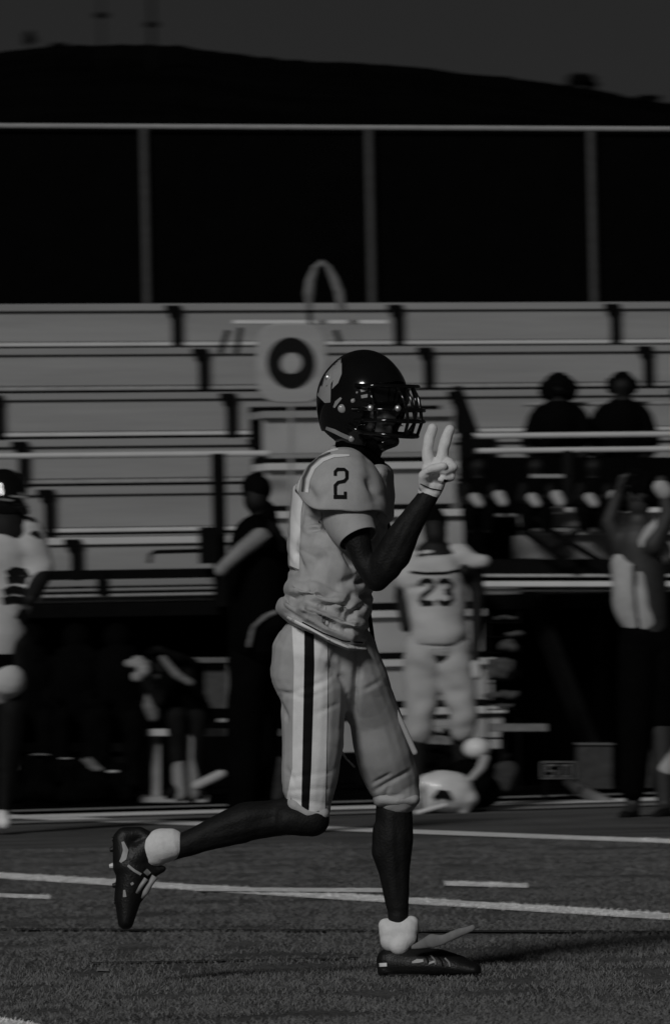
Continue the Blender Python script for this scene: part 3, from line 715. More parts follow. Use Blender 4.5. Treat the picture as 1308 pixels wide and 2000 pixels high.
limb('face_towel', Y, [[(270, 1293, -.3, 14), (280, 1310, -.36, 15)], [(285, 1298, -.3, 10), (252, 1296, -.3, 9)], [(268, 1322, -.36, 12)]], mat('grey_towel', .26, .9, 0, .4, 30), r_)
limb('sleeve', Y, [[(303, 1325, -.2, 11), (296, 1380, -.25, 17), (300, 1400, -.25, 12)]], mat('dim_sleeve', .14, .9, 0, .4, 30), r_)
limb('forearm', Y, [[(318, 1285, -.25, 7), (345, 1318, -.28, 9), (372, 1334, -.28, 8)]], mat('dim_sleeve', .14), r_)
limb('cap', Y, [[(308, 1283, -.1, 24)], [(290, 1275, -.2, 6), (322, 1271, -.2, 4)]], hair_m, r_)
limb('shoe', Y, [[(384, 1535, -.4, 10), (432, 1512, -.42, 10)]], gray_m, r_)
# pale cabinet behind, other bench
cab = empty('equipment_case', Vector((P(430, 1560, 42.5).x, 42.5, 0)), 'dim grey case with lighter top between the crouching figure and the man in black', 'case')
rect_px('case_body', 400, 1296, 463, 1384, 42.5, mat('dim_case', .05, .8, 0, .4, 20), cab, .4); rect_px('lid', 360, 1284, 466, 1295, 42.4, mat('case_lid', .12, .8, 0, .3, 20), cab, .45)
rect_px('side_panel', 444, 1297, 466, 1386, 42.36, mat('case_side', .14, .8, 0, .3, 20), cab, .05)
rect_px('leg', 405, 1384, 412, 1548, 42.5, darkst, cab, .04); rect_px('leg', 452, 1386, 460, 1548, 42.5, darkst, cab, .04)
rect_px('shelf', 425, 1404, 466, 1411, 42.35, alu_d, cab, .3)
# dark seated players on the left
def seated_dark(px, label, k=0):
    Y = 41.5; r_ = person(px, 1550, Y, label, 'dim players seated along the left sideline')
    limb('body', Y, [[(px, 1250, 0, 24)], [(px, 1275, 0, 13), (px, 1300, 0, 42, .8)], [(px, 1300, 0, 46, .8), (px, 1405, .05, 44, .8)],
                     [(px - 48, 1305, 0, 17), (px - 58, 1370, -.1, 14), (px - 20, 1395, -.35, 10)], [(px + 48, 1305, 0, 17), (px + 58, 1370, -.1, 14), (px + 20, 1395, -.35, 10)],
                     [(px - 25, 1415, 0, 26), (px - 32, 1405, -.45, 23), (px - 30, 1530, -.45, 14), (px - 34, 1545, -.55, 12)], [(px + 25, 1415, 0, 26), (px + 32, 1405, -.45, 23), (px + 30, 1530, -.45, 14), (px + 34, 1545, -.55, 12)]], dark_m, r_, amp=.02)
    limb('jacket', Y, [[(px, 1320, 0, 54, .8), (px, 1400, .04, 52, .8)], [(px - 30, 1305, 0, 28), (px + 30, 1305, 0, 28)]], dark_m, r_)
    limb('hood', Y, [[(px, 1245, .02, 29)]], dark_m, r_)
seated_dark(150, 'dim hooded player seated left of the crouching figure', 1)
seated_dark(60, 'dim hooded player seated nearest the left edge')
seated_dark(230, 'dim hooded player seated directly left of the crouching figure', 1)
lowb = empty('low_bench', Vector((P(120, 1550, 41.3).x, 41.3, 0)), 'low dark bench with a lit top edge beneath the dim seated players', 'bench')
rect_px('seat', -60, 1470, 262, 1478, 41.2, dim_m, lowb, .35)
for x in (-20, 120, 250): rect_px('leg', x, 1478.5, x + 8, 1552, 41.3, darkst, lowb, .05)
# bags under the bench
bagt = mat('bag_trim', .16, .7, 0, .4, 20)
for k, (x, y, ww, hh, lab) in enumerate([(30, 1502, 34, 30, 'small dark kit bag with pale end patch nearest the left edge'), (78, 1490, 44, 34, 'dark kit bag with a pale-trimmed flat top second from the left edge'),
                                       (136, 1505, 30, 26, 'dark low kit bag with a thin bright clasp'), (185, 1495, 44, 40, 'dark kit bag with pale crossed straps'), (232, 1508, 34, 26, 'dark kit bag with a pale oval tag by the bench leg')]):
    Yk = 40.7; yb_ = hor(x) + CAMZ * F / Yk
    root = empty('kit_bag', Vector((P(x, 1500, Yk).x, Yk, 0)), lab, 'bag', 'kit bags under the low bench')
    s_ = Yk / F
    mb = MB(); c = Vector((P(x, 1500, Yk).x, Yk, hh * 1.6 * s_)); n_ = 14
    o = limb('bag_body', Yk, [[(x - ww * .45, yb_ - hh * .8, 0, hh * .62), (x + ww * .45, yb_ - hh * .8, 0, hh * .62)]], dark_m, root, amp=.03)[0]
    _, tr2 = limb('bag_top', Yk, [[(x - ww * .3, y - 10, 0, 9), (x + ww * .3, y - 10, 0, 9)], [(x, y - 10, 0, 9), (x, yb_ - hh, 0, hh * .5)], [(x - ww * .3, yb_ - hh, 0, hh * .5), (x + ww * .3, yb_ - hh, 0, hh * .5)]], dark_m, root)
    if k == 0: ribbon('tag_patch', [(x - 14, y - 3), (x + 4, y - 3)], 10, tr2, bagt, root, Yk, off=.02)
    if k == 1: ribbon('top_trim', [(x - 28, y - 18), (x + 20, y - 18)], 5, tr2, bagt, root, Yk, off=.05)  # pale trim band along the bag top
    if k == 2: rect_px('clasp', x - 20, 1480, x + 4, 1483, Yk - .3, alu, root, .02)
    if k == 3:
        for q in ((162, 1482, 186, 1504), (172, 1480, 198, 1504), (174, 1496, 190, 1504)):
            MB().tube([P(q[0], q[1], Yk - .35), P(q[2], q[3], Yk - .35)], .014, 6).out('strap', bagt, root)
    if k == 4: limb('oval_tag', Yk, [[(x - 20, 1507, -.4, 4), (x - 2, 1507, -.4, 4)]], gray_m, root)

# ------------------------------------------------------------------ right sideline gear
Yr = 40.2
hl = empty('spare_helmet', Vector((P(870, 1590, 36.7).x, 36.7, 0)), 'white spare helmet lying on the turf just right of the front knee', 'helmet')
Yh = 36.7
me = fused(chains(Yh, [[(860, 1545, 0, 42), (884, 1548, .02, 42)], [(838, 1535, -.03, 26), (832, 1575, -.05, 12)], [(908, 1562, 0, 26), (905, 1582, 0, 12)]]), .012, 5)
_, ht = place('shell', me, mat('white_shell', .68, .35, 0, .12, 20, coat=.3), hl)
ribbon('ear_hole', [(846, 1560), (858, 1550), (872, 1552), (880, 1562)], [8, 16, 16, 10], ht, dim_m, hl, Yh, off=.01)
MB().tube([P(812, 1588, Yh - .15), P(840, 1580, Yh - .2), P(870, 1572, Yh - .18)], .014, 8).out('face_guard', alu_b, hl)
MB().tube([P(826, 1536, Yh - .1), P(812, 1560, Yh - .18), P(812, 1588, Yh - .15)], .01, 8).out('face_guard', gray_m, hl)
bg_ = empty('duffel_bag', Vector((P(915, 1560, 37.0).x, 37.0, 0)), 'black duffel bag carrying a white ball beside the spare helmet', 'bag')
limb('bag_body', 37.0, [[(890, 1540, 0, 32), (950, 1545, 0, 30)], [(905, 1510, 0, 22), (940, 1505, 0, 24)]], dark_m, bg_, amp=.03)
ball = MB(); ball.ball(P(930, 1462, 36.95), 27 * 36.95 / F, 27 * 36.95 / F, 22 * 36.95 / F, 20, 14)
o = ball.out('ball', mat('white_ball', .75, .5, 0, .1, 10), None, True, P(930, 1482, 36.95)); tag(o, 'scuffed white ball resting on the black duffel bag', 'ball')
limb('strap', 37.0, [[(946, 1482, -.2, 10), (938, 1502, -.25, 9), (920, 1520, -.3, 8)]], gray_m, bg_)
knap = empty('crumpled_jacket', Vector((P(860, 1500, 38.6).x, 38.6, 0)), 'crumpled grey and black jacket below the knees of the blurred player', 'jacket')
me = fused(chains(38.6, [[(835, 1455, 0, 26), (885, 1452, 0, 26)], [(840, 1490, 0, 28), (890, 1490, 0, 28)], [(830, 1530, 0, 30), (890, 1530, 0, 30)]]), .012, 3)
wrinkle(me, amp=.06, scale=(14, 14, 18), amp2=.03, scale2=(40, 40, 40)); _, jt2 = place('cloth', me, dark_m, knap)
ribbon('grey_lining', [(822, 1448), (850, 1444), (890, 1448)], [10, 18, 14], jt2, mat('dim_sleeve', .14), knap, 38.6, off=.01)
b2 = empty('team_bench', Vector((P(940, 1550, 41.5).x, 41.5, 0)), 'dim metal team bench right of the blurred player', 'bench')
rect_px('seat', 800, 1418, 900, 1431, 41.4, alu_d, b2, .28); rect_px('seat_end', 955, 1414, 1068, 1429, 41.4, mat('dim_alu', .16, .7, 0, .4, 20), b2, .28)
rect_px('leg', 976, 1429.5, 984, 1550, 41.5, dim_m, b2, .05); rect_px('leg', 890, 1431.5, 897, 1550, 41.5, dim_m, b2, .05); rect_px('brace', 897, 1440, 976, 1444, 41.5, darkst, b2, .03)
# hanging clothes on rack right of the player
ck = empty('clothes_rack', Vector((P(985, 1550, 42.3).x, 42.3, 0)), 'rack of dim folded kit right of the blurred player', 'rack')
dk = mat('dim_kit', .06, .9, 0, .6, 25, .3, 60)
for q in ((962, 1202, 1006, 1212), (984, 1235, 1028, 1241), (975, 1250, 1012, 1272), (950, 1286, 1004, 1330), (945, 1350, 1012, 1366), (950, 1374, 1000, 1382)):
    x0, y0, x1, y1 = q; yc = (y0 + y1) / 2; hh = (y1 - y0) / 2
    me = fused(chains(42.2, [[(x0 + hh, yc, 0, hh * 1.0), (x1 - hh, yc, 0, hh * 1.0)]]), .01, 2); wrinkle(me, amp=.03, scale=(20, 20, 20)); place('folded_kit', me, dk, ck)
for x in (950, 1010): rect_px('upright', x, 1195, x + 5, 1549, 42.4, darkst, ck, .03)
for y in (1215, 1243, 1274, 1334, 1368, 1385): rect_px('shelf', 950, y, 1015, y + 2, 42.3, darkst, ck, .2)
sg = empty('yard_marker', Vector((P(1090, 1540, 39.8).x, 39.8, 0)), 'small framed sideline number marker on the track right of centre', 'marker')
Ys = 39.8
rect_px('face', 1058, 1489, 1122, 1520, Ys, dark_m, sg, .1)
edge = mat('marker_edge', .2, .7, 0, .2, 20)
for q in ((1056, 1487, 1124, 1490), (1056, 1519, 1124, 1522), (1056, 1490.5, 1060, 1518.5), (1120, 1490.5, 1124, 1518.5)): rect_px('frame', *q, Ys - .02, edge, sg, .02)
def seg(x0, y0, x1, y1): return rect_px('numeral', x0, y0, x1, y1, Ys - .015, edge, sg, .01)
for bx in (1064, 1092):
    if bx == 1064: [seg(*q) for q in ((1066, 1493, 1086, 1497), (1066, 1497.3, 1071, 1504), (1066, 1504.3, 1086, 1507.5), (1081, 1507.8, 1086, 1514), (1066, 1514.3, 1086, 1517.5))]
    else: [seg(*q) for q in ((1094, 1493, 1114, 1497), (1094, 1497.3, 1099, 1514), (1109, 1497.3, 1114, 1514), (1094, 1514.3, 1114, 1517.5))]
rect_px('foot', 1060, 1522.5, 1070, 1586 - 5, Ys, darkst, sg, .1); rect_px('foot', 1110, 1522.5, 1120, 1580, Ys, darkst, sg, .1)
pl = empty('fallen_pylon', Vector((P(1160, 1570, 38.8).x, 38.8, 0)), 'pale padded post lying aslant on the ground beside the number marker', 'pylon')
me = fused(chains(38.8, [[(1108, 1528, .3, 9), (1135, 1545, .2, 12), (1180, 1566, -.1, 12), (1206, 1574, -.2, 7)]]), .01, 3); place('pad', me, mat('worn_pad', .17, .8, 0, .3, 20), pl)
ribbon('band', [(1136, 1536), (1130, 1552)], 5, BVHTree.FromPolygons([v.co + Vector(pl.location) for v in me.vertices], [tuple(p.vertices) for p in me.polygons]), dim_m, pl, 38.8)
for k, (x0, y0, x1, y1, lab) in enumerate(((1128, 1452, 1195, 1506, 'dim grey crate on the track right of the number marker'), (1215, 1450, 1272, 1508, 'dim grey crate against the striped player leg'))):
    Yc = 41.4; c_ = empty('crate', Vector((P((x0 + x1) / 2, 1500, Yc).x, Yc, 0)), lab, 'crate', 'dim crates at the right sideline')
    rect_px('crate_body', x0, y0 + 4, x1, hor(x0) + CAMZ * F / Yc - 6, Yc, mat('dim_crate', .035, .8, 0, .6, 15), c_, .35); rect_px('rim', x0 - 3, y0, x1 + 3, y0 + 3.6, Yc - .02, mat('crate_rim', .12), c_, .39)
for x, y, ww, lab in ((530, 1500, 50, 'dim dark sack standing behind the runner thigh'), (985, 1500, 26, 'dim upright sack left of the number marker')):
    Yc = 41.; c_ = empty('sack', Vector((P(x, 1500, Yc).x, Yc, 0)), lab, 'bag')
    limb('sack_body', Yc, [[(x, y, 0, ww * .7), (x, y + 30, 0, ww * .8)]], mat('dim_sack', .035, .9, 0, .5, 15), c_, amp=.04)
    limb('sack_neck', Yc, [[(x, y - ww * .7, 0, ww * .22), (x + 5, y - ww * .9, 0, ww * .3)]], dim_m, c_)

# ------------------------------------------------------------------ THE RUNNER
Y = 18.
run = empty('person', Vector((P(770, 1912, Y).x, Y, 0)), 'runner in black helmet and pale number 2 jersey making a V sign', 'person')
# body: neck, arms, legs
bodych = [[(722, 820, 0, 52, .9), (735, 845, -.02, 40, .9)], [(712, 860, 0, 40), (690, 910, .02, 46)], [(680, 930, 0, 60, 2), (640, 1100, 0, 60, 1.8), (640, 1240, 0, 62, 1.7)],
          [(672, 960, -.2, 36), (692, 1040, -.24, 30), (708, 1095, -.26, 21), (736, 1133, -.27, 23)],
          [(736, 1130, -.27, 25), (752, 1105, -.28, 32), (787, 1043, -.30, 30), (815, 1000, -.31, 24), (838, 965, -.31, 18)],
          [(700, 950, .2, 36), (735, 1030, .25, 30), (745, 1120, .24, 24)],
          [(612, 1300, -.08, 54), (610, 1450, -.1, 44), (598, 1585, -.11, 36), (540, 1597, -.1, 36), (480, 1606, -.1, 38), (420, 1628, -.1, 31), (350, 1653, -.1, 23), (290, 1668, -.1, 24)],
          [(690, 1300, -.02, 44), (735, 1430, .05, 36), (768, 1540, .11, 34), (769, 1640, .11, 39), (769, 1700, .11, 31), (777, 1780, .11, 21), (778, 1850, .11, 20)]]
bodych += [[(752, 1620, .10, 26), (750, 1665, .10, 24), (762, 1720, .11, 18)], [(470, 1612, -.1, 37), (430, 1630, -.1, 28)], [(560, 1600, -.13, 30), (610, 1602, -.12, 34)],
           [(770, 1085, -.29, 30), (790, 1050, -.30, 26)]]
me = fused(chains(Y, bodych), .005, 5)
wrinkle(me, [(744, 1112, 800, 1012, 8, .004), (764, 1118, 818, 1006, 7, .0025), (735, 1600, 742, 1700, 8, .003), (775, 1600, 782, 1760, 9, .004), (560, 1590, 400, 1632, 10, .0035), (520, 1625, 380, 1652, 8, .0025), (757, 1780, 800, 1782, 5, .002)], .004, (11, 11, 7), .0012, (40, 40, 25))
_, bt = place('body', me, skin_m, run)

# pants
pch = [[(628, 1262, -.0, 84, 1.45), (640, 1290, 0, 84, 1.45)], [(605, 1280, -.08, 76, 1.2), (597, 1310, -.08, 70, 1.2), (612, 1350, -.1, 66, 1.1), (610, 1450, -.1, 61), (604, 1530, -.1, 53), (603, 1572, -.1, 42)],
       [(672, 1270, -.07, 62, 1.15), (700, 1330, -.05, 58, 1.15), (731, 1400, .01, 52, 1.1), (749, 1470, .06, 57), (765, 1520, .1, 54), (776, 1552, .1, 44)]]
me = fused(chains(Y, pch), .005, 4)
me = cut(me, P(605, 1597, Y), (P(640, 1602, Y) - P(575, 1578, Y)).cross(Vector((0, 1, 0))).normalized() * 1.0) if False else me
cr = [(700, 1260, 690, 1420, 9, .012), (700, 1295, 684, 1400, 7, .014), (560, 1405, 545, 1370, 6, .010), (545, 1350, 600, 1365, 5, .006), (640, 1310, 655, 1270, 8, .008), (560, 1500, 575, 1530, 5, .004),
      (548, 1360, 640, 1330, 5, .005), (560, 1545, 640, 1540, 4, .005), (562, 1520, 650, 1508, 4, .004), (565, 1562, 645, 1572, 4, .005),
      (730, 1545, 800, 1505, 5, .007), (728, 1530, 760, 1512, 4, .006), (735, 1560, 790, 1552, 5, .005), (745, 1570, 760, 1535, 5, .005), (715, 1345, 745, 1330, 6, .004),
      (615, 1395, 660, 1375, 5, .004), (600, 1345, 650, 1320, 4, .004), (600, 1365, 645, 1345, 4, .004), (690, 1480, 705, 1550, 5, .005), (668, 1270, 664, 1330, 7, .006)]
wrinkle(me, [(a, b_, c, d, w_ * .85, dp * .8) for a, b_, c, d, w_, dp in cr], .005, (9, 9, 7), .001, (26, 26, 26), -.004, (7, 7, 13), .25)
_, pt = place('pants', me, pants_m, run)
strip('pale_stripe', [(569, 1205), (574, 1300), (572, 1400), (571, 1500), (556, 1578)], [(594, 1210), (594, 1300), (592, 1400), (590, 1500), (588, 1590)], pt, white_m, run, Y, 12, 22, .0036)
strip('dark_stripe', [(595, 1212), (595, 1300), (593, 1400), (591, 1500), (589, 1592)], [(612, 1216), (613, 1300), (610, 1400), (607, 1500), (601, 1606)], pt, numb_m, run, Y, 8, 22, .0032)
strip('pale_stripe', [(613, 1218), (614, 1300), (611, 1400), (608, 1500), (602, 1606)], [(638, 1222), (640, 1300), (639, 1400), (637, 1500), (634, 1612)], pt, white_m, run, Y, 12, 22, .0036)
o_, _t = limb('knee_hem', Y, [[(574, 1572, -.11, 17, 2.2), (600, 1588, -.11, 17, 2.4), (630, 1590, -.11, 15, 2.2)]], pants_m, run, .005, 3, amp=.005, scale=(20, 20, 20))
limb('knee_hem', Y, [[(746, 1562, .1, 17, 2.4), (776, 1563, .1, 17, 2.6), (806, 1561, .1, 15, 2.4)]], pants_m, run, .005, 3, amp=.005, scale=(20, 20, 20))
# jersey
jch = [[(668, 950, .03, 76, 1.9), (664, 1000, .02, 96, 1.55), (650, 1085, 0, 86, 1.65), (645, 1150, 0, 84, 1.75), (640, 1185, 0, 80, 1.75)],
       [(594, 965, -.04, 26, 2.2), (586, 1000, -.04, 24, 2.2), (580, 1100, -.04, 20, 2.2)],
       [(566, 1184, -.03, 22, 5.4), (600, 1206, -.03, 22, 7.4), (640, 1228, -.03, 26, 6.2), (685, 1244, -.02, 27, 5.6), (702, 1249, -.0, 23, 6.)],
       [(552, 1188, -.02, 11, 6)], [(553, 1192, -.03, 8, 9), (575, 1212, -.03, 8, 17), (605, 1228, -.03, 8, 20), (645, 1251, -.03, 8, 21), (680, 1266, -.02, 8, 20), (714, 1268, -.0, 8, 17)],
       [(578, 1150, -.03, 22, 5.6), (612, 1160, -.03, 40, 3.9), (660, 1180, -.03, 44, 3.6), (694, 1195, -.02, 32, 4.6)],
       [(592, 1190, -.03, 24, 7), (640, 1205, -.03, 34, 4.8), (690, 1222, -.02, 32, 5)], [(740, 930, .02, 30, 3.4), (742, 1000, .02, 26, 3.4), (722, 1080, .02, 22, 3.4)]]
me = fused(chains(Y, jch), .0042, 7)
cr = [(600, 1010, 640, 1038, 7, .016), (606, 1036, 640, 1026, 6, .022), (632, 1000, 600, 1022, 7, .012), (570, 1148, 612, 1146, 7, .012),
      (585, 1165, 650, 1158, 7, .009), (625, 1185, 682, 1180, 5, .008), (600, 1187, 660, 1228, 5, .010), (676, 1208, 712, 1180, 8, .012), (668, 1228, 720, 1232, 6, .007),
      (700, 1140, 722, 1128, 7, .012), (708, 1165, 735, 1158, 6, .022), (690, 1160, 668, 1200, 8, .008), (556, 1168, 575, 1180, 5, .008), (660, 1140, 700, 1128, 10, .005),
      (740, 1000, 762, 1030, 8, .014), (745, 930, 760, 1000, 7, .008), (752, 1020, 728, 1062, 8, .012), (640, 1080, 600, 1110, 14, .005), (575, 1075, 590, 1110, 8, .006),
      (650, 1205, 700, 1222, 5, .006), (668, 1075, 690, 1110, 7, .008), (600, 1060, 660, 1150, 16, .004), (560, 1112, 580, 1116, 4, .006)]
wrinkle(me, [(a, b_, c, d, w_ * .8, min(.02, dp * 1.7)) for a, b_, c, d, w_, dp in cr], .008, (7, 7, 9), .002, (22, 22, 22), -.009, (4.5, 6, 12), -.45)
jersey_o, jt = place('jersey', me, jersey_m, run)
strip('back_stripe', [(573, 948), (568, 1000), (566, 1050), (566, 1105)], [(596, 950), (588, 1000), (586, 1050), (584, 1112)], jt, white_m, run, Y, 10, 20, .003)
ribbon('hem_band', [(560, 1206), (600, 1226), (640, 1248), (680, 1263), (722, 1266)], 6, jt, white_m, run, Y)
ribbon('hem_seam', [(590, 1215), (630, 1236), (670, 1252), (724, 1257)], 2.2, jt, dim_m, run, Y, off=.0025)
# shoulder pad cover with its cuff
def dome():
    mb = MB(); nu, nv = 56, 26; V = []; Fs = []
    for j in range(nv + 1):
        th = math.pi * .5 * j / nv * 1.02
        for i in range(nu):
            a = 2 * math.pi * i / nu
            x = 668 + 91 * math.sin(th) * math.cos(a); yv = 993 - 34 * max(0, -math.cos(a)) ** 3 * (j / nv) ** 3 - 119 * (math.cos(th)) ** 1.0 + 3.5 * math.sin(3.1 * a + 1) * (j / nv) ** 4 + 3 * math.sin(5.3 * a) * (j / nv) ** 6 + 7 * max(0, math.cos(a)) * (j / nv) ** 3
            q = P(x, yv, Y - .14 + (.17 * math.sin(th)) * math.sin(a) * (1 if math.sin(a) < 0 else 1.6))
            V.append(q)
    for j in range(nv):
        for i in range(nu): Fs.append((j * nu + i, (j + 1) * nu + i, (j + 1) * nu + (i + 1) % nu, j * nu + (i + 1) % nu))
    mb.add(V, Fs); return mb
dm = dome(); me = bpy.data.meshes.new('t'); me.from_pydata([tuple(v) for v in dm.V], [], dm.F); me.update()
bmx = bmesh.new(); bmx.from_mesh(me); bmesh.ops.remove_doubles(bmx, verts=bmx.verts, dist=.0004); bmesh.ops.recalc_face_normals(bmx, faces=bmx.faces); 
bmesh.ops.subdivide_edges(bmx, edges=bmx.edges, cuts=1, use_grid_fill=True); bmx.to_mesh(me); bmx.free(); me.update()
wrinkle(me, [(712, 880, 740, 965, 10, .006), (715, 930, 752, 975, 9, .010), (600, 950, 612, 975, 8, .010), (735, 985, 725, 940, 9, .008), (640, 960, 608, 985, 10, .006), (596, 880, 584, 940, 4, .003)], .004, (9, 9, 9), .0015, (30, 30, 30))
o_, dt = place('shoulder_cover', me, jersey_m, run)
sm_ = o_.modifiers.new('solid', 'SOLIDIFY'); sm_.thickness = .006
def both(*objs):
    VV = []; FF = []
    for o in objs:
        b0 = wbase(o); k = len(VV); VV += [v.co + b0 for v in o.data.vertices]; FF += [tuple(i + k for i in p.vertices) for p in o.data.polygons]
    return BVHTree.FromPolygons(VV, FF)
jd = both(jersey_o, o_)
ribbon('piping', [(579, 962), (582, 938), (592, 912), (610, 893), (634, 881), (660, 877)], [8, 9, 9, 8, 7, 4], jd, white_m, run, Y, off=.004, nu=6, per=12)
ribbon('piping', [(599, 962), (602, 936), (612, 914), (630, 898), (652, 890), (682, 889)], [6, 7, 7, 7, 6, 4], jd, white_m, run, Y, off=.004, nu=6, per=12)
ribbon('piping_gap', [(590, 960), (593, 934), (604, 911), (621, 894), (645, 884)], [5, 5, 5, 4, 3], jd, mat('grey_piping', .09), run, Y, off=.0035, nu=4, per=12)
ribbon('numeral', [(654.5, 929), (654.5, 921), (659, 916.5), (672, 916.5), (677, 921), (677, 934), (672, 939.5), (660, 942), (654.5, 948), (654.5, 962), (655, 966)], 6.2, dt, numb_m, run, Y, off=.003, per=4)
strip('numeral', [(651, 966.5), (652, 966.5), (677, 966.5)], [(651, 974), (652, 974), (677, 974)], dt, numb_m, run, Y, 4, 4, .003)
strip('numeral', [(671, 960), (677, 960)], [(671, 966.3), (677, 966.3)], dt, numb_m, run, Y, 4, 4, .003)
# sleeve: open cuff
mb = MB(); pts = [(672, 978, -.17, 38), (674, 992, -.19, 46), (680, 1012, -.21, 48), (688, 1034, -.232, 42), (697, 1049, -.245, 37.5), (699, 1052, -.247, 36.5)]
ax = (P(704, 1062, Y - .26) - P(672, 985, Y - .21)).normalized(); V = []; n = 28
tilt = (P(735, 1034, Y - .25) - P(665, 1066, Y - .25)).normalized(); dpt = tilt.cross(ax).normalized()
for (x, y, dd, rr) in pts:
    c = P(x, y, Y + dd)
    for i in range(n): a = 2 * math.pi * i / n; V.append(c + rr * Y / F * (math.cos(a) * tilt + math.sin(a) * dpt * 1.1))
Fs = [(j * n + i, j * n + (i + 1) % n, (j + 1) * n + (i + 1) % n, (j + 1) * n + i) for j in range(len(pts) - 1) for i in range(n)]
o_ = mesh_obj('sleeve', V, Fs, jersey_m, run, True); sm_ = o_.modifiers.new('sub', 'SUBSURF'); sm_.levels = 2; sm_.render_levels = 2; sm_ = o_.modifiers.new('solid', 'SOLIDIFY'); sm_.thickness = .005
limb('collar', Y, [[(655, 882, .05, 14, 3), (700, 878, .03, 13, 5), (724, 890, .02, 10, 5)]], jersey_m, run, .005, 3)
# belt strap hanging in front of the far thigh
MB().tube([P(721, 1200, Y - .02), P(728, 1250, Y - .03), P(745, 1310, Y - .02), P(757, 1345, Y - .02), P(768, 1375, Y - .02)], [.006] * 5, 8).out('belt_strap', numb_m, run, True)
limb('strap_end', Y, [[(769, 1378, -.02, 4), (790, 1425, -.03, 5.5), (810, 1470, -.04, 6)]], gray_m, run, .003, 3)
MB().tube([P(663, 1462, Y), P(676, 1482, Y), P(692, 1498, Y + .03)], [.0035] * 3, 6).out('drawstring', gray_m, run, True)
# socks and shoes
limb('sock', Y, [[(330, 1650, -.1, 33), (316, 1652, -.1, 35), (305, 1656, -.1, 32), (303, 1666, -.1, 27), (310, 1676, -.1, 16)]], sock_m, run, .004, 5, amp=.0015, scale=(30, 30, 30))
limb('sock', Y, [[(766, 1820, .11, 27), (791, 1816, .11, 27)], [(753, 1808, .11, 15), (803, 1803, .11, 15)], [(770, 1834, .11, 29), (788, 1830, .11, 29)], [(780, 1845, .09, 22)]], sock_m, run, .004, 5, amp=.0015, scale=(30, 30, 30))
_, s1 = limb('shoe', Y, [[(244, 1634, -.1, 19), (272, 1628, -.1, 14), (290, 1640, -.1, 16)], [(240, 1640, -.1, 20), (250, 1690, -.1, 30), (262, 1700, -.1, 34, .9), (250, 1755, -.1, 27), (246, 1800, -.1, 16, 1.6)],
                         [(262, 1668, -.1, 26), (296, 1702, -.1, 14), (318, 1697, -.1, 7)], [(290, 1650, -.1, 22), (262, 1680, -.1, 30)], [(290, 1720, -.1, 12), (272, 1752, -.1, 10)]], shoe_m, run, .004, 3)
for pl_, w_ in (([(240, 1644), (246, 1660), (242, 1676), (235, 1684)], [5, 10, 11, 5]), ([(250, 1690), (262, 1700), (276, 1708)], 5), ([(284, 1700), (292, 1708)], 10), ([(243, 1738), (244, 1752)], [4, 7]), ([(257, 1724), (260, 1728)], 6)):
    ribbon('shoe_trim', pl_, w_, s1, patch_m, run, Y, off=.003)
MB().tube([P(303, 1712, Y - .16), P(294, 1726, Y - .16), P(285, 1742, Y - .16), P(278, 1754, Y - .15)], [.010, .008, .009, .004], 8).out('lace', patch_m, run, True)
MB().tube([P(286, 1716, Y - .17), P(276, 1730, Y - .17), P(268, 1744, Y - .16)], [.007, .006, .005], 8).out('lace', patch_m, run, True)
for px, py in ((214, 1660), (213, 1692), (219, 1730), (222, 1762), (228, 1790), (218, 1640)):
    MB().tube([P(px + 14, py - 2, Y - .1), P(px + 1, py, Y - .1)], [.011, .006], 8).out('stud', shoe_m if py != 1692 else alu_b, run)
_, s2 = limb('shoe', Y, [[(764, 1882, .11, 29, .9), (800, 1883, .1, 30, 1.1), (856, 1884, .09, 29, 1.25), (895, 1890, .08, 23, 1.5), (924, 1895, .07, 16, 1.8)], [(758, 1876, .11, 24), (800, 1872, .1, 24), (858, 1878, .09, 25), (898, 1886, .08, 20)], [(806, 1850, .1, 10), (808, 1826, .1, 8)],
                         [(752, 1895, .11, 16, 1.4), (920, 1898, .08, 8, 3)]], shoe_m, run, .004, 3)
MB().box(P(836, 1906, Y + .09), (.118, 0, -.003), (0, .038, 0), (0, 0, .007)).out('sole', shoe_m, run)
for k_ in range(4):
    ribbon('lace', [(826 + 14 * k_, 1862 + 3 * k_), (834 + 14 * k_, 1872 + 2.5 * k_), (836 + 14 * k_, 1882 + 2 * k_)], 3.2, s2, mat('grey_lace', .2, .8, 0, .2, 40) if k_ % 2 else dim_m, run, Y, off=.003)
ribbon('sole_edge', [(736, 1902), (800, 1904), (870, 1904), (930, 1899)], 3.5, s2, dim_m, run, Y, off=.003)
for px in (752, 775, 850, 880, 908): MB().tube([P(px, 1906, Y + .07), P(px, 1916, Y + .07)], [.009, .006], 8).out('stud', shoe_m, run)
for pl_, w_ in (([(734, 1885), (755, 1884)], 7), ([(804, 1880), (814, 1877), (826, 1876)], [3, 8, 5]), ([(836, 1882), (850, 1877)], 4)):
    ribbon('shoe_trim', pl_, w_, s2, patch_m if w_ != 7 else white_m, run, Y, off=.003)
limb('lace_flap', Y, [[(806, 1850, .02, 5, .4), (845, 1838, 0, 15, .4), (862, 1836, 0, 11, .4), (890, 1824, -.01, 8, .5), (922, 1812, -.02, 7, .5)]], mat('grey_lace', .2, .8, 0, .2, 40), run, .004, 3, amp=.004, scale=(20, 20, 20))
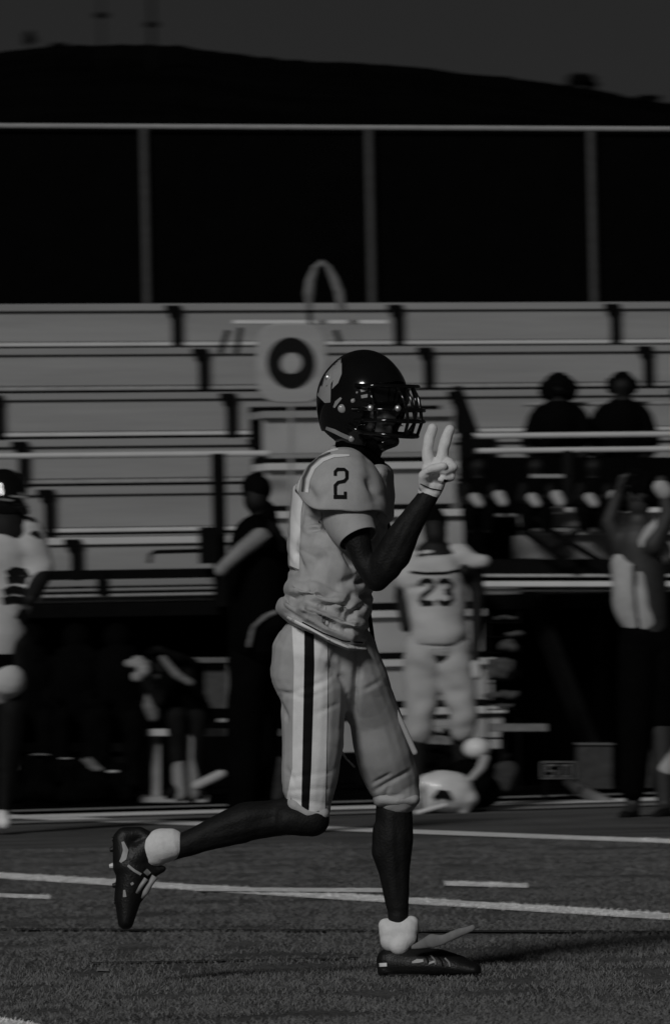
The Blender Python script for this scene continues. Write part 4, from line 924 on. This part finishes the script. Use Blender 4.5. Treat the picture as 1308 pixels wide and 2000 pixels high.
# glove with V sign
hd = [[(838, 960, -.31, 23, .8), (850, 925, -.31, 27, .65), (860, 915, -.31, 24, .6)], [(838, 915, -.31, 15, .9), (872, 915, -.31, 17, .8)],
      [(838, 912, -.31, 12), (834, 880, -.31, 11), (838, 856, -.31, 10.8), (844, 837, -.31, 9.8)],
      [(860, 905, -.31, 12.5), (865, 878, -.31, 11), (871, 857, -.31, 10.8), (878, 839, -.31, 9.6)],
      [(876, 905, -.32, 11), (884, 912, -.345, 9.5), (866, 922, -.36, 9)], [(878, 922, -.32, 10.5), (880, 932, -.345, 8.5), (862, 938, -.36, 8)],
      [(828, 948, -.325, 12), (826, 930, -.345, 10), (842, 916, -.365, 9), (866, 911, -.37, 8)]]
me = fused(chains(Y, hd), .0032, 2)
wrinkle(me, [(832, 928, 866, 928, 3, .004), (836, 940, 862, 944, 3, .004), (826, 952, 850, 962, 4, .003), (866, 946, 876, 940, 3, .004)], .0015, (40, 40, 40))
_, gt_ = place('glove', me, glove_m, run)
ribbon('glove_mark', [(866, 938), (874, 941)], 5, gt_, dim_m, run, Y, off=.002)
ribbon('glove_strap', [(818, 952), (836, 962), (858, 968)], 9, gt_, white_m, run, Y, off=.002)
ribbon('glove_seam', [(820, 945), (840, 954), (862, 958)], 1.8, gt_, dim_m, run, Y, off=.002)
# helmet
HC = P(710, 781, Y - .03); ph = math.radians(40); fw = Vector((math.cos(ph), -math.sin(ph), -.05)).normalized(); rt = Vector((-math.sin(ph), -math.cos(ph), 0)); upv = rt.cross(fw) * -1
if upv.z < 0: upv = -upv
def HL(f, r, u): return HC + fw * f + rt * r + upv * u
hroot = bpy.data.objects.new('helmet', None)
V = []; Fs = []; nu, nv = 96, 64
def shell(th, a):                                       # a: 0 front; th from top
    f, r, u = math.sin(th) * math.cos(a), math.sin(th) * math.sin(a), math.cos(th)
    rf = .150 if f < 0 else .138
    if u < 0:
        k_ = math.sin(th) ** -.45 if math.sin(th) > .05 else 1; f *= k_; r *= k_
    x, y_, z = f * rf, r * .118, u * (.140 if u > 0 else .150)
    if u < 0: y_ *= 1 - .10 * (-u); x += .02 * (-u) * (1 if f > -.2 else -.2)
    if abs(r) < .35 and u > .2: z += .006 * (1 - (r / .35) ** 2)   # centre ridge
    return x, y_, z
keepf = []
for j in range(nv + 1):
    th = math.pi * j / nv
    for i in range(nu):
        V.append(shell(th, 2 * math.pi * i / nu))
def gone(c):
    f, r, u = c
    if u < -.094 - .042 * min(1, max(0, (f + .09) / .07)): return True
    if f > .098 - .5 * max(0, -u - .01) and -.07 < u < .05: return True
    if f > .085 and u <= -.07: return True
    if f > .06 and u < -.075: return True
    return False
for j in range(nv):
    for i in range(nu):
        q = (j * nu + i, (j + 1) * nu + i, (j + 1) * nu + (i + 1) % nu, j * nu + (i + 1) % nu)
        c = tuple(sum(V[k][m] for k in q) / 4 for m in range(3))
        if not gone(c): Fs.append(q)
VW = [HL(*v) for v in V]
me = bpy.data.meshes.new('helmet'); me.from_pydata([tuple(v) for v in VW], [], Fs); me.update()
bmx = bmesh.new(); bmx.from_mesh(me); bmesh.ops.remove_doubles(bmx, verts=bmx.verts, dist=.0005); bmesh.ops.delete(bmx, geom=[v for v in bmx.verts if not v.link_faces], context='VERTS')
bmesh.ops.recalc_face_normals(bmx, faces=bmx.faces)
for _ in range(3): bmesh.ops.smooth_vert(bmx, verts=[v for v in bmx.verts if v.is_boundary], factor=.5, use_axis_x=True, use_axis_y=True, use_axis_z=True)
bmx.to_mesh(me); bmx.free(); me.update()
ho, hbt = place('helmet', me, shell_m, run)
sm_ = ho.modifiers.new('solid', 'SOLIDIFY'); sm_.thickness = .016; sm_.offset = -1; bevel(ho, .004, 2)
hp = ho
strip('decal', [(617, 770), (619, 745), (630, 718), (650, 702), (666, 700)], [(634, 787), (645, 786), (646, 750), (654, 735), (664, 722)], hbt, decal_m, hp, Y, 8, 6, .0015)
strip('decal', [(652, 728), (658, 718), (667, 708)], [(648, 760), (660, 748), (667, 730)], hbt, decal_m, hp, Y, 5, 6, .0025)
ribbon('decal', [(783, 722), (790, 736), (797, 752)], [7, 9, 5], hbt, decal_m, hp, Y, off=.0015)
ribbon('vent_trim', [(704, 763), (718, 758), (733, 758)], [6, 9, 6], hbt, decal_m, hp, Y, off=.002)
ribbon('vent_trim', [(705, 775), (722, 772), (740, 768)], [6, 7, 6], hbt, decal_m, hp, Y, off=.002)
ribbon('vent_trim', [(652, 796), (657, 786), (666, 777)], [4, 7, 4], hbt, decal_m, hp, Y, off=.002)
def knob(px, py, r_, m, depth=.004, name='screw', tree=hbt, par=None):
    d = (P(px, py, Y) - CAMP).normalized(); h = tree.ray_cast(CAMP, d)
    q = h[0] if h[0] is not None else P(px, py, Y - .12)
    if q.y > Y + .02: q = P(px, py, Y - .1)
    mb = MB(); mb.ball(q - d * depth * .3, r_, depth + .002, r_, 14, 8); return mb.out(name, m, par or hp, True)
knob(640, 737, .0085, metal_m, .005, 'shell_glint'); knob(668, 798, .013, decal_m, .004, 'ear_cap'); knob(689, 783, .007, decal_m, .004); knob(697, 767, .004, decal_m); knob(743, 759, .005, decal_m)  # first knob is an added ball standing in for a reflected highlight
knob(770, 753, .006, metal_m, .004); knob(760, 747, .004, decal_m); knob(774, 762, .005, decal_m); knob(780, 756, .005, decal_m)
knob(692, 838, .005, metal_m, .004); knob(712, 822, .009, decal_m, .004); knob(700, 801, .005, decal_m, .004)
ribbon('bumper', [(636, 836), (652, 842), (668, 850), (680, 855)], [6, 8, 8, 8], hbt, decal_m, hp, Y, off=.003)
knob(686, 857, .010, decal_m, .005, 'bumper_end')
# face inside: nose, lips, brow as a head with features
hm = MB()
def hc(a, ra, b_, rb): cone(hm, HL(*a), ra, HL(*b_), rb)
hc((.0, 0, .02), .095, (.02, 0, -.04), .078); hc((.05, 0, -.03), .062, (.065, 0, -.085), .034)     # skull, jaw
hc((.093, 0, .012), .012, (.112, 0, -.022), .012); hc((.100, .012, -.024), .009, (.100, -.012, -.024), .009)  # nose
hc((.094, .03, .026), .013, (.094, -.03, .026), .013)                                             # brow
hc((.082, .04, -.022), .020, (.075, .044, -.03), .020); hc((.082, -.04, -.022), .020, (.075, -.044, -.03), .020)
hc((.098, .020, -.052), .008, (.098, -.020, -.052), .008); hc((.095, .018, -.064), .009, (.095, -.018, -.064), .009); hc((.088, 0, -.088), .018, (.08, 0, -.092), .018)
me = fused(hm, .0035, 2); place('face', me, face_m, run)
for sgn in (1, -1):
    mb = MB(); mb.ball(HL(.088, sgn * .031, .004), .012, .012, .012, 14, 10); mb.out('eye', eye_m, run, True)
    mb = MB(); mb.ball(HL(.0985, sgn * .031 + .002, .004), .0045, .0045, .0045, 10, 8); mb.out('pupil', shell_m, run, True)
V = []; Fs = []
for j in range(9):
    u = .046 - .056 * j / 8
    for i in range(25):
        a = math.radians(-52 + 104 * i / 24); V.append(HL(.02 + .116 * math.cos(a), .118 * math.sin(a), u))
for j in range(8):
    for i in range(24): k = j * 25 + i; Fs.append((k, k + 1, k + 26, k + 25))
o_ = mesh_obj('visor', V, Fs, shell_m, hp, True); sm_ = o_.modifiers.new('solid', 'SOLIDIFY'); sm_.thickness = .003
# added metal balls on the mask, standing in for the eye glints
for q in ((.186, .070, -.024), (.122, .116, -.024)):
    mb = MB(); mb.ball(HL(*q), .0095, .0095, .0095, 16, 10); mb.out('eye_glint', metal_m, hp, True)
# face mask bars
def bar(pts, r_=.0062): MB().tube([HL(*p) for p in pts], r_, 10).out('mask_bar', shell_m, hp, True)
def arc(u, f, wd, f0=.07, n=12, droop=0):
    return [(f0 + (f - f0) * math.sin(math.pi * k / n) ** .6, wd * math.cos(math.pi * k / n), u + droop * math.sin(math.pi * k / n)) for k in range(n + 1)]
bar(arc(.040, .158, .110, .06)); bar(arc(-.028, .19, .108, .05)); bar(arc(-.030 - .030, .196, .10, .05)); bar(arc(-.095, .18, .085, .04, droop=-.01))
for r_ in (.035, -.035, .0): bar([(.152, r_, .040), (.176, r_, .005), (.188, r_ * .9, -.03), (.193, r_ * .9, -.062), (.178, r_ * .8, -.104)], .005)
bar([(.10, .098, .036), (.115, .098, 0), (.12, .094, -.03), (.12, .09, -.062), (.10, .078, -.098)], .005); bar([(.10, -.098, .036), (.115, -.098, 0), (.12, -.094, -.03), (.12, -.09, -.062), (.10, -.078, -.098)], .005)
limb('chin_cup', Y, [[(748, 868, -.10, 13), (768, 862, -.1, 12)]], shell_m, run, .004, 3)
MB().tube([HL(.03, .112, -.075), HL(.07, .09, -.095), HL(.10, .03, -.105)], .006, 8).out('chin_strap', shell_m, run, True)
limb('neck_roll', Y, [[(668, 868, -.02, 14, 3), (705, 882, -.04, 16, 3), (742, 905, -.02, 10, 3)]], dark_m, run, .005, 3)
